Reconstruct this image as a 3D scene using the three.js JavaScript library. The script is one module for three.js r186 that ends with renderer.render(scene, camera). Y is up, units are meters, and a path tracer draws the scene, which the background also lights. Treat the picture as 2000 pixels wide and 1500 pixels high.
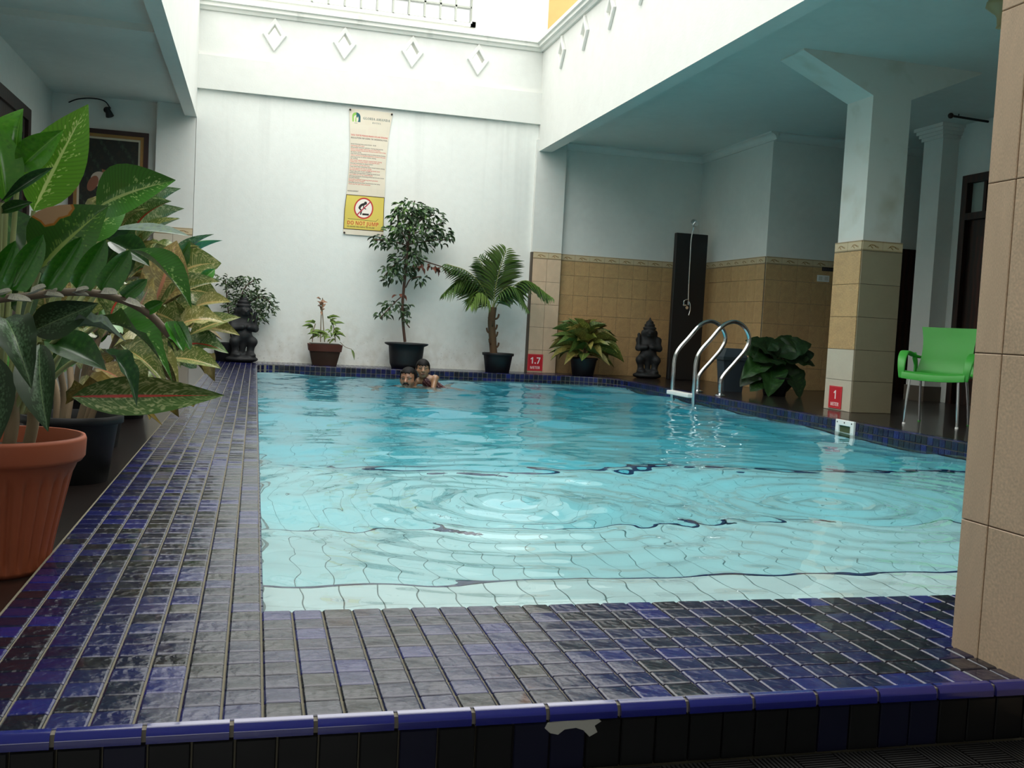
import * as THREE from 'three';
import { mergeGeometries, mergeVertices, toCreasedNormals } from 'three/addons/utils/BufferGeometryUtils.js';
import { ImprovedNoise } from 'three/addons/math/ImprovedNoise.js';
import { RoundedBoxGeometry } from 'three/addons/geometries/RoundedBoxGeometry.js';

// ---------------------------------------------------------------- camera, sky, exposure
const scene = new THREE.Scene();
const W = 2000, H = 1500, FOCAL = 1905.17, EYE = 0.57;
const camera = new THREE.PerspectiveCamera(2 * Math.atan(H / 2 / FOCAL) * 180 / Math.PI, W / H, 0.05, 200);
camera.position.set(0, EYE, 0);
camera.rotation.set(-0.059264, -0.25977, 0.05184, 'YXZ');
camera.updateMatrixWorld(true);
scene.add(camera);
const renderer = new THREE.WebGLRenderer({ antialias: true });
renderer.toneMapping = THREE.LinearToneMapping;
renderer.toneMappingExposure = 1.75;
renderer.shadowMap.enabled = true;
const SKY_STRENGTH = 2.6;
{ // an even overcast sky, brighter towards the zenith
  const w = 64, h = 64, d = new Float32Array(w * h * 4);
  for (let j = 0; j < h; j++) for (let i = 0; i < w; i++) {
    const el = ((j + 0.5) / h - 0.5) * Math.PI, l = el > 0 ? (1 + 2 * Math.sin(el)) / 3 : 0.3, o = (j * w + i) * 4;
    d[o] = l; d[o + 1] = l; d[o + 2] = l * 0.96; d[o + 3] = 1;
  }
  const t = new THREE.DataTexture(d, w, h, THREE.RGBAFormat, THREE.FloatType);
  t.mapping = THREE.EquirectangularReflectionMapping; t.magFilter = t.minFilter = THREE.LinearFilter; t.needsUpdate = true;
  scene.background = t; scene.environment = t;
  scene.backgroundIntensity = SKY_STRENGTH; scene.environmentIntensity = SKY_STRENGTH;
}

// ---------------------------------------------------------------- helpers
let seed = 7;
const rnd = () => { seed = (seed * 1664525 + 1013904223) >>> 0; return seed / 4294967296; };
const rr = (a, b) => a + (b - a) * rnd();
const V = (x, y, z) => new THREE.Vector3(x, y, z);
const perlin = new ImprovedNoise();
const noise = (x, y, z = 0) => perlin.noise(x, y, z);
const fbm = (x, y, z = 0, n = 4) => { let s = 0, a = 0.5; for (let i = 0; i < n; i++) { s += a * noise(x, y, z + i * 7.3); x *= 2; y *= 2; a *= 0.5; } return s; };
// a pixel of the photograph gives a direction; the distance is the depth plane, side plane or height that the thing stands on
const dirOf = (px, py) => V((px - W / 2) / FOCAL, -(py - H / 2) / FOCAL, -1).applyEuler(camera.rotation);
const atZ = (px, py, z) => { const d = dirOf(px, py); return V(0, EYE, 0).addScaledVector(d, z / d.z); };
const atX = (px, py, x) => { const d = dirOf(px, py); return V(0, EYE, 0).addScaledVector(d, x / d.x); };
const atY = (px, py, y) => { const d = dirOf(px, py); return V(0, EYE, 0).addScaledVector(d, (y - EYE) / d.y); };
const taken = new Map();
const numbered = (n) => { const k = taken.get(n) ?? 0; taken.set(n, k + 1); return k ? n + '_' + String(k).padStart(3, '0') : n; };
function mesh(name, g, m, parent = scene) {
  const o = new THREE.Mesh(g, m); o.name = parent === scene ? numbered(name) : name; o.castShadow = o.receiveShadow = true; parent.add(o); return o;
}
function tag(o, label, category, group, kind) {
  o.userData.label = label; if (category) o.userData.category = category; if (group) o.userData.group = group; if (kind) o.userData.kind = kind; return o;
}
function thing(name, label, category, p = [0, 0, 0], turn = 0, group) {
  const o = new THREE.Group(); o.name = numbered(name); o.position.set(...p); o.rotation.y = turn; scene.add(o); return tag(o, label, category, group);
}
function struct(name, g, m, label, category = 'structure') { const o = mesh(name, g, m); return tag(o, label, category, null, 'structure'); }
function structGroup(name, label, category = 'structure') { const o = new THREE.Group(); o.name = numbered(name); scene.add(o); return tag(o, label, category, null, 'structure'); }
// uv in metres from the face's main axis
function metreUV(g0) {
  const g = g0.index ? g0.toNonIndexed() : g0; if (!g.attributes.normal) g.computeVertexNormals();
  const p = g.attributes.position, uv = new Float32Array(p.count * 2), a = V(0, 0, 0), b = V(0, 0, 0), c = V(0, 0, 0), n = V(0, 0, 0);
  for (let i = 0; i < p.count; i += 3) {
    a.fromBufferAttribute(p, i); b.fromBufferAttribute(p, i + 1); c.fromBufferAttribute(p, i + 2);
    n.subVectors(b, a).cross(c.clone().sub(a)); const x = Math.abs(n.x), y = Math.abs(n.y), z = Math.abs(n.z);
    [a, b, c].forEach((q, k) => { const [u, v] = y >= x && y >= z ? [q.x, q.z] : x >= z ? [q.z, q.y] : [q.x, q.y]; uv[(i + k) * 2] = u; uv[(i + k) * 2 + 1] = v; });
  }
  g.setAttribute('uv', new THREE.BufferAttribute(uv, 2)); return g;
}
const box = (x0, x1, y0, y1, z0, z1) => { const g = new THREE.BoxGeometry(x1 - x0, y1 - y0, z1 - z0); g.translate((x0 + x1) / 2, (y0 + y1) / 2, (z0 + z1) / 2); return metreUV(g); };
const merge = (gs) => mergeGeometries(gs.map((g) => { const q = g.index ? g.toNonIndexed() : g.clone(); for (const k of Object.keys(q.attributes)) if (!['position', 'normal', 'uv'].includes(k)) q.deleteAttribute(k); if (!q.attributes.uv) metreUV(q); return q; }));
function tex(w, h, f, srgb = true, metres = 1) { // f(u, v) -> [r, g, b] 0..1; tiles every 'metres'
  const d = new Uint8Array(w * h * 4);
  for (let j = 0; j < h; j++) for (let i = 0; i < w; i++) { const c = f(i / w, j / h, i, j), o = (j * w + i) * 4; for (let k = 0; k < 3; k++) d[o + k] = Math.max(0, Math.min(255, (Array.isArray(c) ? c[k] : c) * 255)); d[o + 3] = 255; }
  const t = new THREE.DataTexture(d, w, h); t.wrapS = t.wrapT = THREE.RepeatWrapping; t.magFilter = THREE.LinearFilter; t.minFilter = THREE.LinearMipmapLinearFilter; if (srgb) t.colorSpace = THREE.SRGBColorSpace; t.repeat.set(1 / metres, 1 / metres); t.needsUpdate = true; return t;
}
function canvasTex(w, h, draw) {
  const c = document.createElement('canvas'); c.width = w; c.height = h; draw(c.getContext('2d'), w, h);
  const t = new THREE.CanvasTexture(c); t.colorSpace = THREE.SRGBColorSpace; t.magFilter = THREE.LinearFilter; return t;
}
const wrapNoise = (u, v, n, z) => { // repeats over 0..1
  const s = (x, y) => fbm(x * n, y * n, z); return (s(u, v) * (1 - u) + s(u - 1, v) * u) * (1 - v) + (s(u, v - 1) * (1 - u) + s(u - 1, v - 1) * u) * v;
};
const std = (o) => new THREE.MeshStandardMaterial(o);
const phy = (o) => new THREE.MeshPhysicalMaterial(o);
const lin = (r, g, b) => new THREE.Color().setRGB(r, g, b);
// a flat tile of w x h, d thick, facing +z, back at z = 0, its edges bevelled
const tileCache = new Map();
function flatTile(w, h, d = 0.006, b = 0.003) {
  const key = [w, h, d, b].map((x) => x.toFixed(4)).join(); if (tileCache.has(key)) return tileCache.get(key);
  const x = w / 2, y = h / 2, P = [[-x, -y, 0], [x, -y, 0], [x, y, 0], [-x, y, 0], [-x, -y, d - b], [x, -y, d - b], [x, y, d - b], [-x, y, d - b], [-x + b, -y + b, d], [x - b, -y + b, d], [x - b, y - b, d], [-x + b, y - b, d]];
  const pos = [], uv = [], q = (i, j, k, l) => [i, j, k, i, k, l].forEach((n) => { pos.push(...P[n]); uv.push(P[n][0] / w + 0.5, P[n][1] / h + 0.5); });
  q(8, 9, 10, 11); for (let s = 0; s < 4; s++) { const t = (s + 1) % 4; q(s, t, t + 4, s + 4); q(s + 4, t + 4, t + 8, s + 8); }
  const g = new THREE.BufferGeometry(); g.setAttribute('position', new THREE.Float32BufferAttribute(pos, 3)); g.setAttribute('uv', new THREE.Float32BufferAttribute(uv, 2)); g.computeVertexNormals();
  tileCache.set(key, g); return g;
}
// tiles on a vertical face: origin o, running along u (a unit vector), height up, facing n
function tilePanel(parent, name, o, u, n, width, height, tw, th, mats, { gap = 0.003, d = 0.007, y0 = 0, offset = 0 } = {}) {
  const q = new THREE.Quaternion().setFromRotationMatrix(new THREE.Matrix4().makeBasis(u, V(0, 1, 0), n));
  for (let a = -offset; a < width - 0.004; a += tw) for (let b = 0; b < height - 0.004; b += th) {
    const a0 = Math.max(0, a), a1 = Math.min(a + tw, width), b1 = Math.min(b + th, height); if (a1 - a0 < 0.012) continue;
    const m = mesh(name, flatTile(a1 - a0 - gap, b1 - b - gap, d, 0.0015), mats[Math.floor(rnd() * mats.length)], parent);
    m.position.copy(o).addScaledVector(u, (a0 + a1) / 2); m.position.y += y0 + (b + b1) / 2; m.quaternion.copy(q);
  }
}
// a band with a given section swept along points; side = the direction of the section's width
function sweep(pts, w, t, side, segs = 40, closedEnds = true, widthAt) {
  const c = new THREE.CatmullRomCurve3(pts, false, 'centripetal'), pos = [], idx = [], N = 12;
  for (let i = 0; i <= segs; i++) {
    const p = c.getPoint(i / segs), T = c.getTangent(i / segs), s = side.clone().addScaledVector(T, -side.dot(T)).normalize(), n = T.clone().cross(s), k = widthAt ? widthAt(i / segs) : 1;
    for (let j = 0; j < N; j++) { const a = j / N * 2 * Math.PI, e = 0.55, ca = Math.sign(Math.cos(a)) * Math.abs(Math.cos(a)) ** e, sa = Math.sign(Math.sin(a)) * Math.abs(Math.sin(a)) ** e; const v = p.clone().addScaledVector(s, ca * w / 2 * k).addScaledVector(n, sa * t / 2); pos.push(v.x, v.y, v.z); }
  }
  for (let i = 0; i < segs; i++) for (let j = 0; j < N; j++) { const a = i * N + j, b = i * N + (j + 1) % N; idx.push(a, b, b + N, a, b + N, a + N); }
  if (closedEnds) for (let j = 1; j < N - 1; j++) { idx.push(0, j + 1, j); const o = segs * N; idx.push(o, o + j, o + j + 1); }
  const g = new THREE.BufferGeometry(); g.setAttribute('position', new THREE.Float32BufferAttribute(pos, 3)); g.setIndex(idx); g.computeVertexNormals(); return metreUV(g);
}
const tube = (pts, r, segs = 40, rad = 10) => new THREE.TubeGeometry(new THREE.CatmullRomCurve3(pts, false, 'centripetal'), segs, r, rad);
const lathe = (prof, n = 32) => new THREE.LatheGeometry(prof.map(([r, y]) => new THREE.Vector2(r, y)), n);
// smooth union of tapered capsules and ellipsoids, meshed
function blob(prims, cell, k = 0.02, carve) {
  const bb = new THREE.Box3(); for (const p of prims) { if (p.c) { const r = Math.max(...p.r); bb.expandByPoint(V(...p.c).subScalar(r)); bb.expandByPoint(V(...p.c).addScalar(r)); } else for (const [q, r] of [[p.a, p.ra], [p.b, p.rb]]) { bb.expandByPoint(V(...q).subScalar(r)); bb.expandByPoint(V(...q).addScalar(r)); } }
  bb.expandByScalar(cell * 2.5 + k * 0.5);
  const pa = prims.map((p) => { const A = p.c ? null : V(...p.a), D = p.c ? null : V(...p.b).sub(A), m = p.c ? V(...p.c) : A.clone().addScaledVector(D, 0.5), R = p.c ? Math.max(...p.r) : D.length() / 2 + Math.max(p.ra, p.rb); return { ...p, A, D, mx: m.x, my: m.y, mz: m.z, R }; });
  const dist = (x, y, z) => {
    let d = 1e3;
    for (const p of pa) {
      let e; if (Math.hypot(x - p.mx, y - p.my, z - p.mz) - p.R > d + (p.k ?? k)) continue;
      if (p.c) { const [rx, ry, rz] = p.r; let dx = x - p.c[0], dy = y - p.c[1], dz = z - p.c[2]; if (p.rz) { const c = Math.cos(-p.rz), s = Math.sin(-p.rz); [dx, dy] = [dx * c - dy * s, dx * s + dy * c]; } const a = Math.hypot(dx / rx, dy / ry, dz / rz), b = Math.hypot(dx / rx / rx, dy / ry / ry, dz / rz / rz); e = b > 1e-9 ? a * (a - 1) / b : -Math.min(rx, ry, rz); }
      else { const px = x - p.A.x, py = y - p.A.y, pz = z - p.A.z, t = Math.max(0, Math.min(1, (px * p.D.x + py * p.D.y + pz * p.D.z) / Math.max(1e-12, p.D.lengthSq()))); e = Math.hypot(px - p.D.x * t, py - p.D.y * t, pz - p.D.z * t) - (p.ra + (p.rb - p.ra) * t); }
      const kk = p.k ?? k, h = Math.max(kk - Math.abs(d - e), 0) / kk; d = Math.min(d, e) - h * h * kk / 4;
    }
    return carve ? carve(d, x, y, z) : d;
  };
  // surface nets on a grid fitted to the shape
  const size = bb.getSize(V(0, 0, 0)), nx = Math.ceil(size.x / cell) + 1, ny = Math.ceil(size.y / cell) + 1, nz = Math.ceil(size.z / cell) + 1, f = new Float32Array(nx * ny * nz), at = (x, y, z) => x + nx * (y + ny * z);
  for (let z = 0; z < nz; z++) for (let y = 0; y < ny; y++) for (let x = 0; x < nx; x++) f[at(x, y, z)] = dist(bb.min.x + x * cell, bb.min.y + y * cell, bb.min.z + z * cell);
  const vid = new Int32Array(nx * ny * nz).fill(-1), vp = [], ix = [];
  for (let z = 0; z < nz - 1; z++) for (let y = 0; y < ny - 1; y++) for (let x = 0; x < nx - 1; x++) {
    let n = 0, sx = 0, sy = 0, sz = 0;
    for (let e = 0; e < 12; e++) { const ax = e >> 2, b = e & 1, c = (e >> 1) & 1, o = ax === 0 ? [0, b, c] : ax === 1 ? [b, 0, c] : [b, c, 0], q = [...o]; q[ax] = 1; const d0 = f[at(x + o[0], y + o[1], z + o[2])], d1 = f[at(x + q[0], y + q[1], z + q[2])]; if ((d0 < 0) !== (d1 < 0)) { const t = d0 / (d0 - d1); o[ax] = t; sx += o[0]; sy += o[1]; sz += o[2]; n++; } }
    if (n) { vid[at(x, y, z)] = vp.length / 3; vp.push(bb.min.x + (x + sx / n) * cell, bb.min.y + (y + sy / n) * cell, bb.min.z + (z + sz / n) * cell); }
  }
  for (let z = 1; z < nz - 1; z++) for (let y = 1; y < ny - 1; y++) for (let x = 1; x < nx - 1; x++) {
    const d0 = f[at(x, y, z)];
    for (let ax = 0; ax < 3; ax++) { const d1 = f[at(x + (ax === 0), y + (ax === 1), z + (ax === 2))]; if ((d0 < 0) === (d1 < 0)) continue; const u = ax === 0 ? [0, 1, 0] : ax === 1 ? [0, 0, 1] : [1, 0, 0], w = ax === 0 ? [0, 0, 1] : ax === 1 ? [1, 0, 0] : [0, 1, 0]; const a = vid[at(x, y, z)], b = vid[at(x - u[0], y - u[1], z - u[2])], c = vid[at(x - u[0] - w[0], y - u[1] - w[1], z - u[2] - w[2])], d = vid[at(x - w[0], y - w[1], z - w[2])]; if (d0 < 0) ix.push(a, b, c, a, c, d); else ix.push(a, c, b, a, d, c); }
  }
  const m = new THREE.BufferGeometry(); m.setAttribute('position', new THREE.Float32BufferAttribute(vp, 3)); m.setIndex(ix); m.computeVertexNormals();
  // make sure the normals face outwards
  const p = m.attributes.position, nn = m.attributes.normal; let s = 0; for (let i = 0; i < p.count; i += 7) { const e = cell * 0.5; s += dist(p.getX(i) + nn.getX(i) * e, p.getY(i) + nn.getY(i) * e, p.getZ(i) + nn.getZ(i) * e) > 0 ? 1 : -1; }
  if (s < 0) { const ix = m.index.array; for (let i = 0; i < ix.length; i += 3) [ix[i + 1], ix[i + 2]] = [ix[i + 2], ix[i + 1]]; m.computeVertexNormals(); }
  return m;
}
// ---------------------------------------------------------------- materials of the building
const grain = tex(256, 256, (u, v) => { const n = 0.95 + 0.05 * wrapNoise(u, v, 5, 1) + 0.03 * wrapNoise(u, v, 24, 2); return [n, n, n * 0.99]; }, true, 2);
const roughBump = tex(256, 256, (u, v) => 0.5 + 0.6 * wrapNoise(u, v, 30, 4), false, 0.6);
const plaster = std({ color: lin(0.80, 0.815, 0.79), map: grain, roughness: 0.85, bumpMap: roughBump, bumpScale: 0.001 });
const plasterCeil = std({ color: lin(0.74, 0.765, 0.74), map: grain, roughness: 0.9 });
// the tall back wall: rain streaks under the beam, grey and brown blotches above the coping
const stained = tex(1024, 768, (u, v) => {
  const x = u * 4.2, y = v * 3.2; let s = 1 + 0.035 * fbm(x * 1.3, y * 0.9, 3) + 0.02 * fbm(x * 14, y * 14, 5);
  const streak = Math.max(0, fbm(x * 7, y * 0.25, 9) - 0.05) * Math.max(0, (y - 1.2) / 2) * 0.16; s -= streak;
  const foot = Math.max(0, 0.75 - y + 0.5 * fbm(x * 3, y * 3, 11)), spot = Math.max(0, fbm(x * 9, y * 7, 13) + 0.12) * foot * 0.55;
  const speck = fbm(x * 40, y * 40, 17) > 0.33 && y < 0.4 ? 0.1 : 0;
  return [0.905 * s - spot * 0.35 - speck, 0.915 * s - spot * 0.42 - speck, 0.895 * s - spot * 0.5 - speck];
});
stained.repeat.set(1 / 4.2, 1 / 3.2); stained.offset.set(0.8 / 4.2, 0.05 / 3.2);
const plasterStained = std({ color: 0xffffff, map: stained, roughness: 0.85, bumpMap: roughBump, bumpScale: 0.001 });
const mouldy = tex(512, 256, (u, v) => { const x = u * 4, y = v * 2, m = Math.max(0, fbm(x * 4, y * 5, 21) - 0.22) * 0.55; const s = 0.93 + 0.03 * fbm(x * 2, y * 2, 23) - m; return [s, s * 1.005, s * 0.985]; }, true, 4);
const plasterMould = std({ color: lin(0.9, 0.9, 0.88), map: mouldy, roughness: 0.9 });
const beigeMap = (z) => tex(128, 128, (u, v) => { const n = 1 + 0.16 * wrapNoise(u, v, 4, z) + 0.22 * wrapNoise(u, v, 20, z + 3); return [0.80 * n, 0.665 * n, 0.47 * n]; }, true, 1);
const beigeTiles = [31, 37, 43].map((z, i) => std({ color: lin(0.84 - i * 0.03, 0.82 - i * 0.03, 0.82 - i * 0.03), map: beigeMap(z), roughness: 0.35 }));
const stoneMap = (z) => tex(256, 256, (u, v) => { const n = 1 + 0.10 * wrapNoise(u, v, 3, z) + 0.25 * wrapNoise(u, v, 60, z + 3); return [0.84 * n, 0.735 * n, 0.62 * n]; }, true, 1);
const stoneTiles = [51, 57].map((z) => std({ color: lin(0.95, 0.95, 0.95), map: stoneMap(z), roughness: 0.45 }));
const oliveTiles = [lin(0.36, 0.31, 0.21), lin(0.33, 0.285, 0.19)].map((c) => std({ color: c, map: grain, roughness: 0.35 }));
const damp = tex(256, 256, (u, v) => { const m = Math.max(0, wrapNoise(u, v, 4, 95) - 0.05) * 0.9; return [0.95 - m * 0.35, 0.955 - m * 0.42, 0.94 - m * 0.55]; }, true, 1.3);
const plasterDamp = std({ color: lin(0.80, 0.815, 0.79), map: damp, roughness: 0.9 });
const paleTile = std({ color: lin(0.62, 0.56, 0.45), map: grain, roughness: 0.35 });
const grout = std({ color: lin(0.20, 0.18, 0.14), map: grain, roughness: 0.95 });
const darkGrout = std({ color: lin(0.10, 0.08, 0.06), roughness: 0.95 });
const friezeMap = canvasTex(256, 128, (c, w, h) => {
  c.fillStyle = '#c9b795'; c.fillRect(0, 0, w, h); c.fillStyle = '#7a6243'; c.fillRect(0, 4, w, 7); c.fillRect(0, h - 11, w, 7); c.fillStyle = '#b39c74'; c.fillRect(0, 14, w, 6); c.fillRect(0, h - 20, w, 6);
  for (const [x, y, a, col] of [[92, 62, -0.7, '#8a6a3c'], [128, 52, 0.2, '#9d7b4a'], [160, 66, 0.8, '#7f5f36'], [118, 84, -2.4, '#93713f'], [188, 80, 0.4, '#a08356']]) { c.save(); c.translate(x, y); c.rotate(a); c.fillStyle = col; c.beginPath(); c.ellipse(0, 0, 22, 7, 0, 0, 7); c.fill(); c.restore(); }
  c.strokeStyle = '#7c6038'; c.lineWidth = 4; c.beginPath(); c.moveTo(60, 88); c.quadraticCurveTo(130, 40, 206, 74); c.stroke();
});
const friezeTile = [std({ map: friezeMap, roughness: 0.35 })];
const woodTex = tex(256, 256, (u, v) => { const n = 0.75 + 0.35 * wrapNoise(u, v, 3, 61) + 0.25 * Math.sin((u * 40 + 4 * wrapNoise(u, v, 3, 65)) * 2); return [0.22 * n, 0.10 * n, 0.055 * n]; }, true, 1);
const darkWood = std({ color: lin(0.8, 0.8, 0.8), map: woodTex, roughness: 0.5 });
const redWood = std({ color: lin(1.6, 0.9, 0.7), map: woodTex, roughness: 0.45 });
const floorMap = tex(512, 512, (u, v) => { const j = (((u * 6.66) % 1) < 0.012 || ((v * 6.66) % 1) < 0.012) ? 0.6 : 1, n = j * (1 + 0.3 * wrapNoise(u, v, 6, 71) + 0.3 * wrapNoise(u, v, 40, 73)); return [0.115 * n, 0.088 * n, 0.078 * n]; }, true, 2);
const floorMat = phy({ map: floorMap, roughness: 0.4, specularIntensity: 0.5, clearcoat: 0.5, clearcoatRoughness: 0.08 });
const floorDark = std({ color: lin(0.02, 0.018, 0.016), map: grain, roughness: 0.5 });

// ---------------------------------------------------------------- building shell
const BACK = -11.9, XL = -0.73, XR = 3.34;
struct('ground', box(-4, 10, -2.5, -2.2, -15, 6), floorDark, 'dark earth bed below the pool and floors');
struct('wall_back', box(XL, XR, -0.3, 3.09, -12.1, BACK), plasterStained, 'tall white plaster wall with rain streaks behind the potted plants', 'wall');
struct('trim_1', box(XL - 0.13, XR + 0.1, 3.09, 3.47, -12.15, BACK + 0.055), plaster, 'projecting white beam above the hanging banner', 'beam');
const diamond = (cx, cy, w, h) => { const p = new THREE.Path(); p.moveTo(cx, cy - h); p.lineTo(cx - w, cy); p.lineTo(cx, cy + h); p.lineTo(cx + w, cy); p.closePath(); return p; };
function diamondFrame(w, h) { // a raised rim round a diamond opening, facing +z
  const s = new THREE.Shape(); s.moveTo(0, -h - 0.055); s.lineTo(w + 0.042, 0); s.lineTo(0, h + 0.055); s.lineTo(-w - 0.042, 0); s.closePath(); s.holes.push(diamond(0, 0, w, h));
  return metreUV(new THREE.ExtrudeGeometry(s, { depth: 0.022, bevelEnabled: true, bevelThickness: 0.006, bevelSize: 0.008, bevelSegments: 1, steps: 1 }));
}
const DW = 0.082, DH = 0.125, frameGeo = diamondFrame(DW, DH);
{
  const s = new THREE.Shape(); s.moveTo(XL - 0.13, 3.47); s.lineTo(XR + 0.1, 3.47); s.lineTo(XR + 0.1, 3.98); s.lineTo(XL - 0.13, 3.98); s.closePath();
  const xs = [0.10, 0.905, 1.71, 2.52]; for (const x of xs) s.holes.push(diamond(x, 3.79, DW, DH));
  const g = metreUV(new THREE.ExtrudeGeometry(s, { depth: 0.14, bevelEnabled: false })); g.translate(0, 0, BACK - 0.135);
  const w = structGroup('wall_parapet_back', 'white parapet with four diamond openings above the banner wall', 'wall'); mesh('parapet_face', g, plaster, w);
  for (const x of xs) { const f = mesh('diamond_frame', frameGeo, plaster, w); f.position.set(x, 3.79, BACK + 0.004); }
}
const cornice = (len) => { // stepped coping of a parapet: front face +z, along +x
  const s = new THREE.Shape(); [[-0.16, 0], [0.03, 0], [0.045, 0.03], [0.075, 0.04], [0.075, 0.075], [0.10, 0.085], [0.10, 0.13], [-0.16, 0.13]].forEach(([x, y], i) => i ? s.lineTo(x, y) : s.moveTo(x, y));
  const g = new THREE.ExtrudeGeometry(s, { depth: len, bevelEnabled: false }); g.rotateY(-Math.PI / 2); g.translate(len, 0, 0); return metreUV(g);
};
{ const g = cornice(XR - XL + 0.1); g.translate(XL, 3.98, BACK); struct('trim_2', g, plasterMould, 'stepped white coping with black mould on the back parapet', 'trim'); }
struct('wall_terrace', box(-3, 4.4, 3.05, 3.2, -13.5, -12.0), plaster, 'narrow white terrace slab behind the back parapet', 'slab');
{ // glass block window above the back parapet
  const z = -13.3, p = 30.3 * atZ(850, 20, -13.3).distanceTo(atZ(851, 20, -13.3)), x1 = atZ(920, 46, z).x, y0 = atZ(920, 46, z).y, cols = 14, rows = 4, x0 = x1 - cols * p, y1 = y0 + rows * p;
  struct('wall_upper_back', merge([box(-3, 3.78, 3.2, y0 - 0.03, z - 0.15, z), box(x1 + 0.03, 3.78, y0 - 0.03, y1 + 0.03, z - 0.15, z), box(-3, x0 - 0.03, y0 - 0.03, y1 + 0.03, z - 0.15, z), box(-3, 3.78, y1 + 0.03, 6.3, z - 0.15, z)]), plaster, 'white upper wall round the glass blocks', 'wall');
  const win = structGroup('window_1', 'window of square glass blocks above the back parapet', 'window');
  const mortar = std({ color: lin(0.4, 0.42, 0.38), roughness: 0.9 }), gb = phy({ color: lin(0.93, 0.95, 0.95), transmission: 0.85, roughness: 0.5, thickness: 0, ior: 1.45 });
  const bars = []; for (let i = 0; i <= cols; i++) bars.push(box(x0 + i * p - 0.012, x0 + i * p + 0.012, y0, y1, z - 0.09, z - 0.003)); for (let j = 0; j <= rows; j++) bars.push(box(x0, x1, y0 + j * p - 0.012, y0 + j * p + 0.012, z - 0.09, z - 0.003));
  mesh('mortar_grid', merge(bars), mortar, win);
  mesh('window_frame', merge([box(x1 - 0.01, x1 + 0.06, y0 - 0.05, y0 + 0.02, z - 0.12, z + 0.03), box(x1 + 0.008, x1 + 0.06, y0 - 0.05, y1, z - 0.1, z + 0.03), box(x0 - 0.06, x1 + 0.06, y0 - 0.05, y0 - 0.008, z - 0.1, z + 0.03)]), plaster, win);
  const bg = new RoundedBoxGeometry(p - 0.024, p - 0.024, 0.075, 2, 0.012);
  for (let i = 0; i < cols; i++) for (let j = 0; j < rows; j++) { const b = mesh('glass_block', bg, gb, win); b.position.set(x0 + (i + 0.5) * p, y0 + (j + 0.5) * p, z - 0.05); }
}
struct('wall_orange', box(3.85, 9, 2.9, 6.6, -14.2, -14.0), std({ color: lin(0.78, 0.42, 0.16), map: grain, roughness: 0.8 }), 'orange painted wall of the upper floor beyond the parapet corner', 'wall');
{ // the long parapet over the pool's far side
  const zs = []; for (let k = 0; k < 12; k++) zs.push(-11.06 + 0.81 * k);
  const s = new THREE.Shape(); s.moveTo(0.5, 2.757); s.lineTo(11.9, 2.757); s.lineTo(11.9, 3.99); s.lineTo(0.5, 3.99); s.closePath(); for (const z of zs) s.holes.push(diamond(-z, 3.77, DW * 1.1, DH));
  const g = new THREE.ExtrudeGeometry(s, { depth: 0.16, bevelEnabled: false }); g.rotateY(Math.PI / 2); g.translate(XR, 0, 0);
  const w = structGroup('wall_parapet_side', 'long white parapet with diamond openings over the ladder side of the pool', 'wall'); mesh('parapet_face', metreUV(g), plaster, w);
  for (const z of zs) { const f = mesh('diamond_frame', frameGeo, plaster, w); f.rotation.y = -Math.PI / 2; f.position.set(XR - 0.004, 3.77, z); }
  const c = cornice(11.4); c.rotateY(-Math.PI / 2); c.translate(XR, 3.98, -11.9); struct('trim_3', c, plaster, 'stepped white coping on the long side parapet', 'trim');
}
struct('trim_4', box(XL - 0.13, XL, 2.77, 4.1, -12.1, -0.5), plaster, 'white beam and parapet above the big leafy plants', 'beam');
struct('trim_5', box(XL - 0.13, XR + 0.16, 2.77, 4.1, -0.6, -0.45), plaster, 'white beam closing the court above the entrance', 'beam');
struct('ceiling_ladder_side', merge([box(XR + 0.16, 8.8, 2.9, 3.1, -12.1, -0.5), box(-2.5, 8.8, 2.77, 3.1, -0.5, 4.2)]), plasterCeil, 'white ceiling of the gallery over the shower corner', 'ceiling');
struct('ceiling_plant_side', merge([box(-2.5, XL - 0.13, 2.9, 3.1, -12.4, -0.5), box(-2.27, XL - 0.13, 2.84, 2.9, -9.1, -8.75)]), plasterCeil, 'white ceiling of the gallery over the painting', 'ceiling');
// painting side
struct('wall_left', box(-2.47, -2.27, -0.3, 3.0, -12.4, 4.2), plaster, 'white side wall of the gallery with dark door', 'wall');
struct('wall_painting', box(-2.47, -1.0, -0.3, 3.0, -12.3, -12.0), plaster, 'white wall behind the framed painting', 'wall');
{
  const w = structGroup('trim_6', 'white pilaster with pale tile foot beside the painting', 'pilaster');
  mesh('pilaster_body', box(-1.16, XL - 0.005, -0.3, 2.9, -12.2, -11.9), plaster, w);
  mesh('tile_bed', box(-1.163, XL - 0.002, -0.3, 1.5, -12.2, -11.893), grout, w);
  tilePanel(w, 'tile', V(-1.16, 0, -11.893), V(1, 0, 0), V(0, 0, 1), 0.425, 1.42, 0.2125, 0.284, [paleTile]);
  tilePanel(w, 'border_tile', V(-1.16, 0, -11.893), V(1, 0, 0), V(0, 0, 1), 0.425, 0.08, 0.2125, 0.08, friezeTile, { y0: 1.42 });
}
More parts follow.
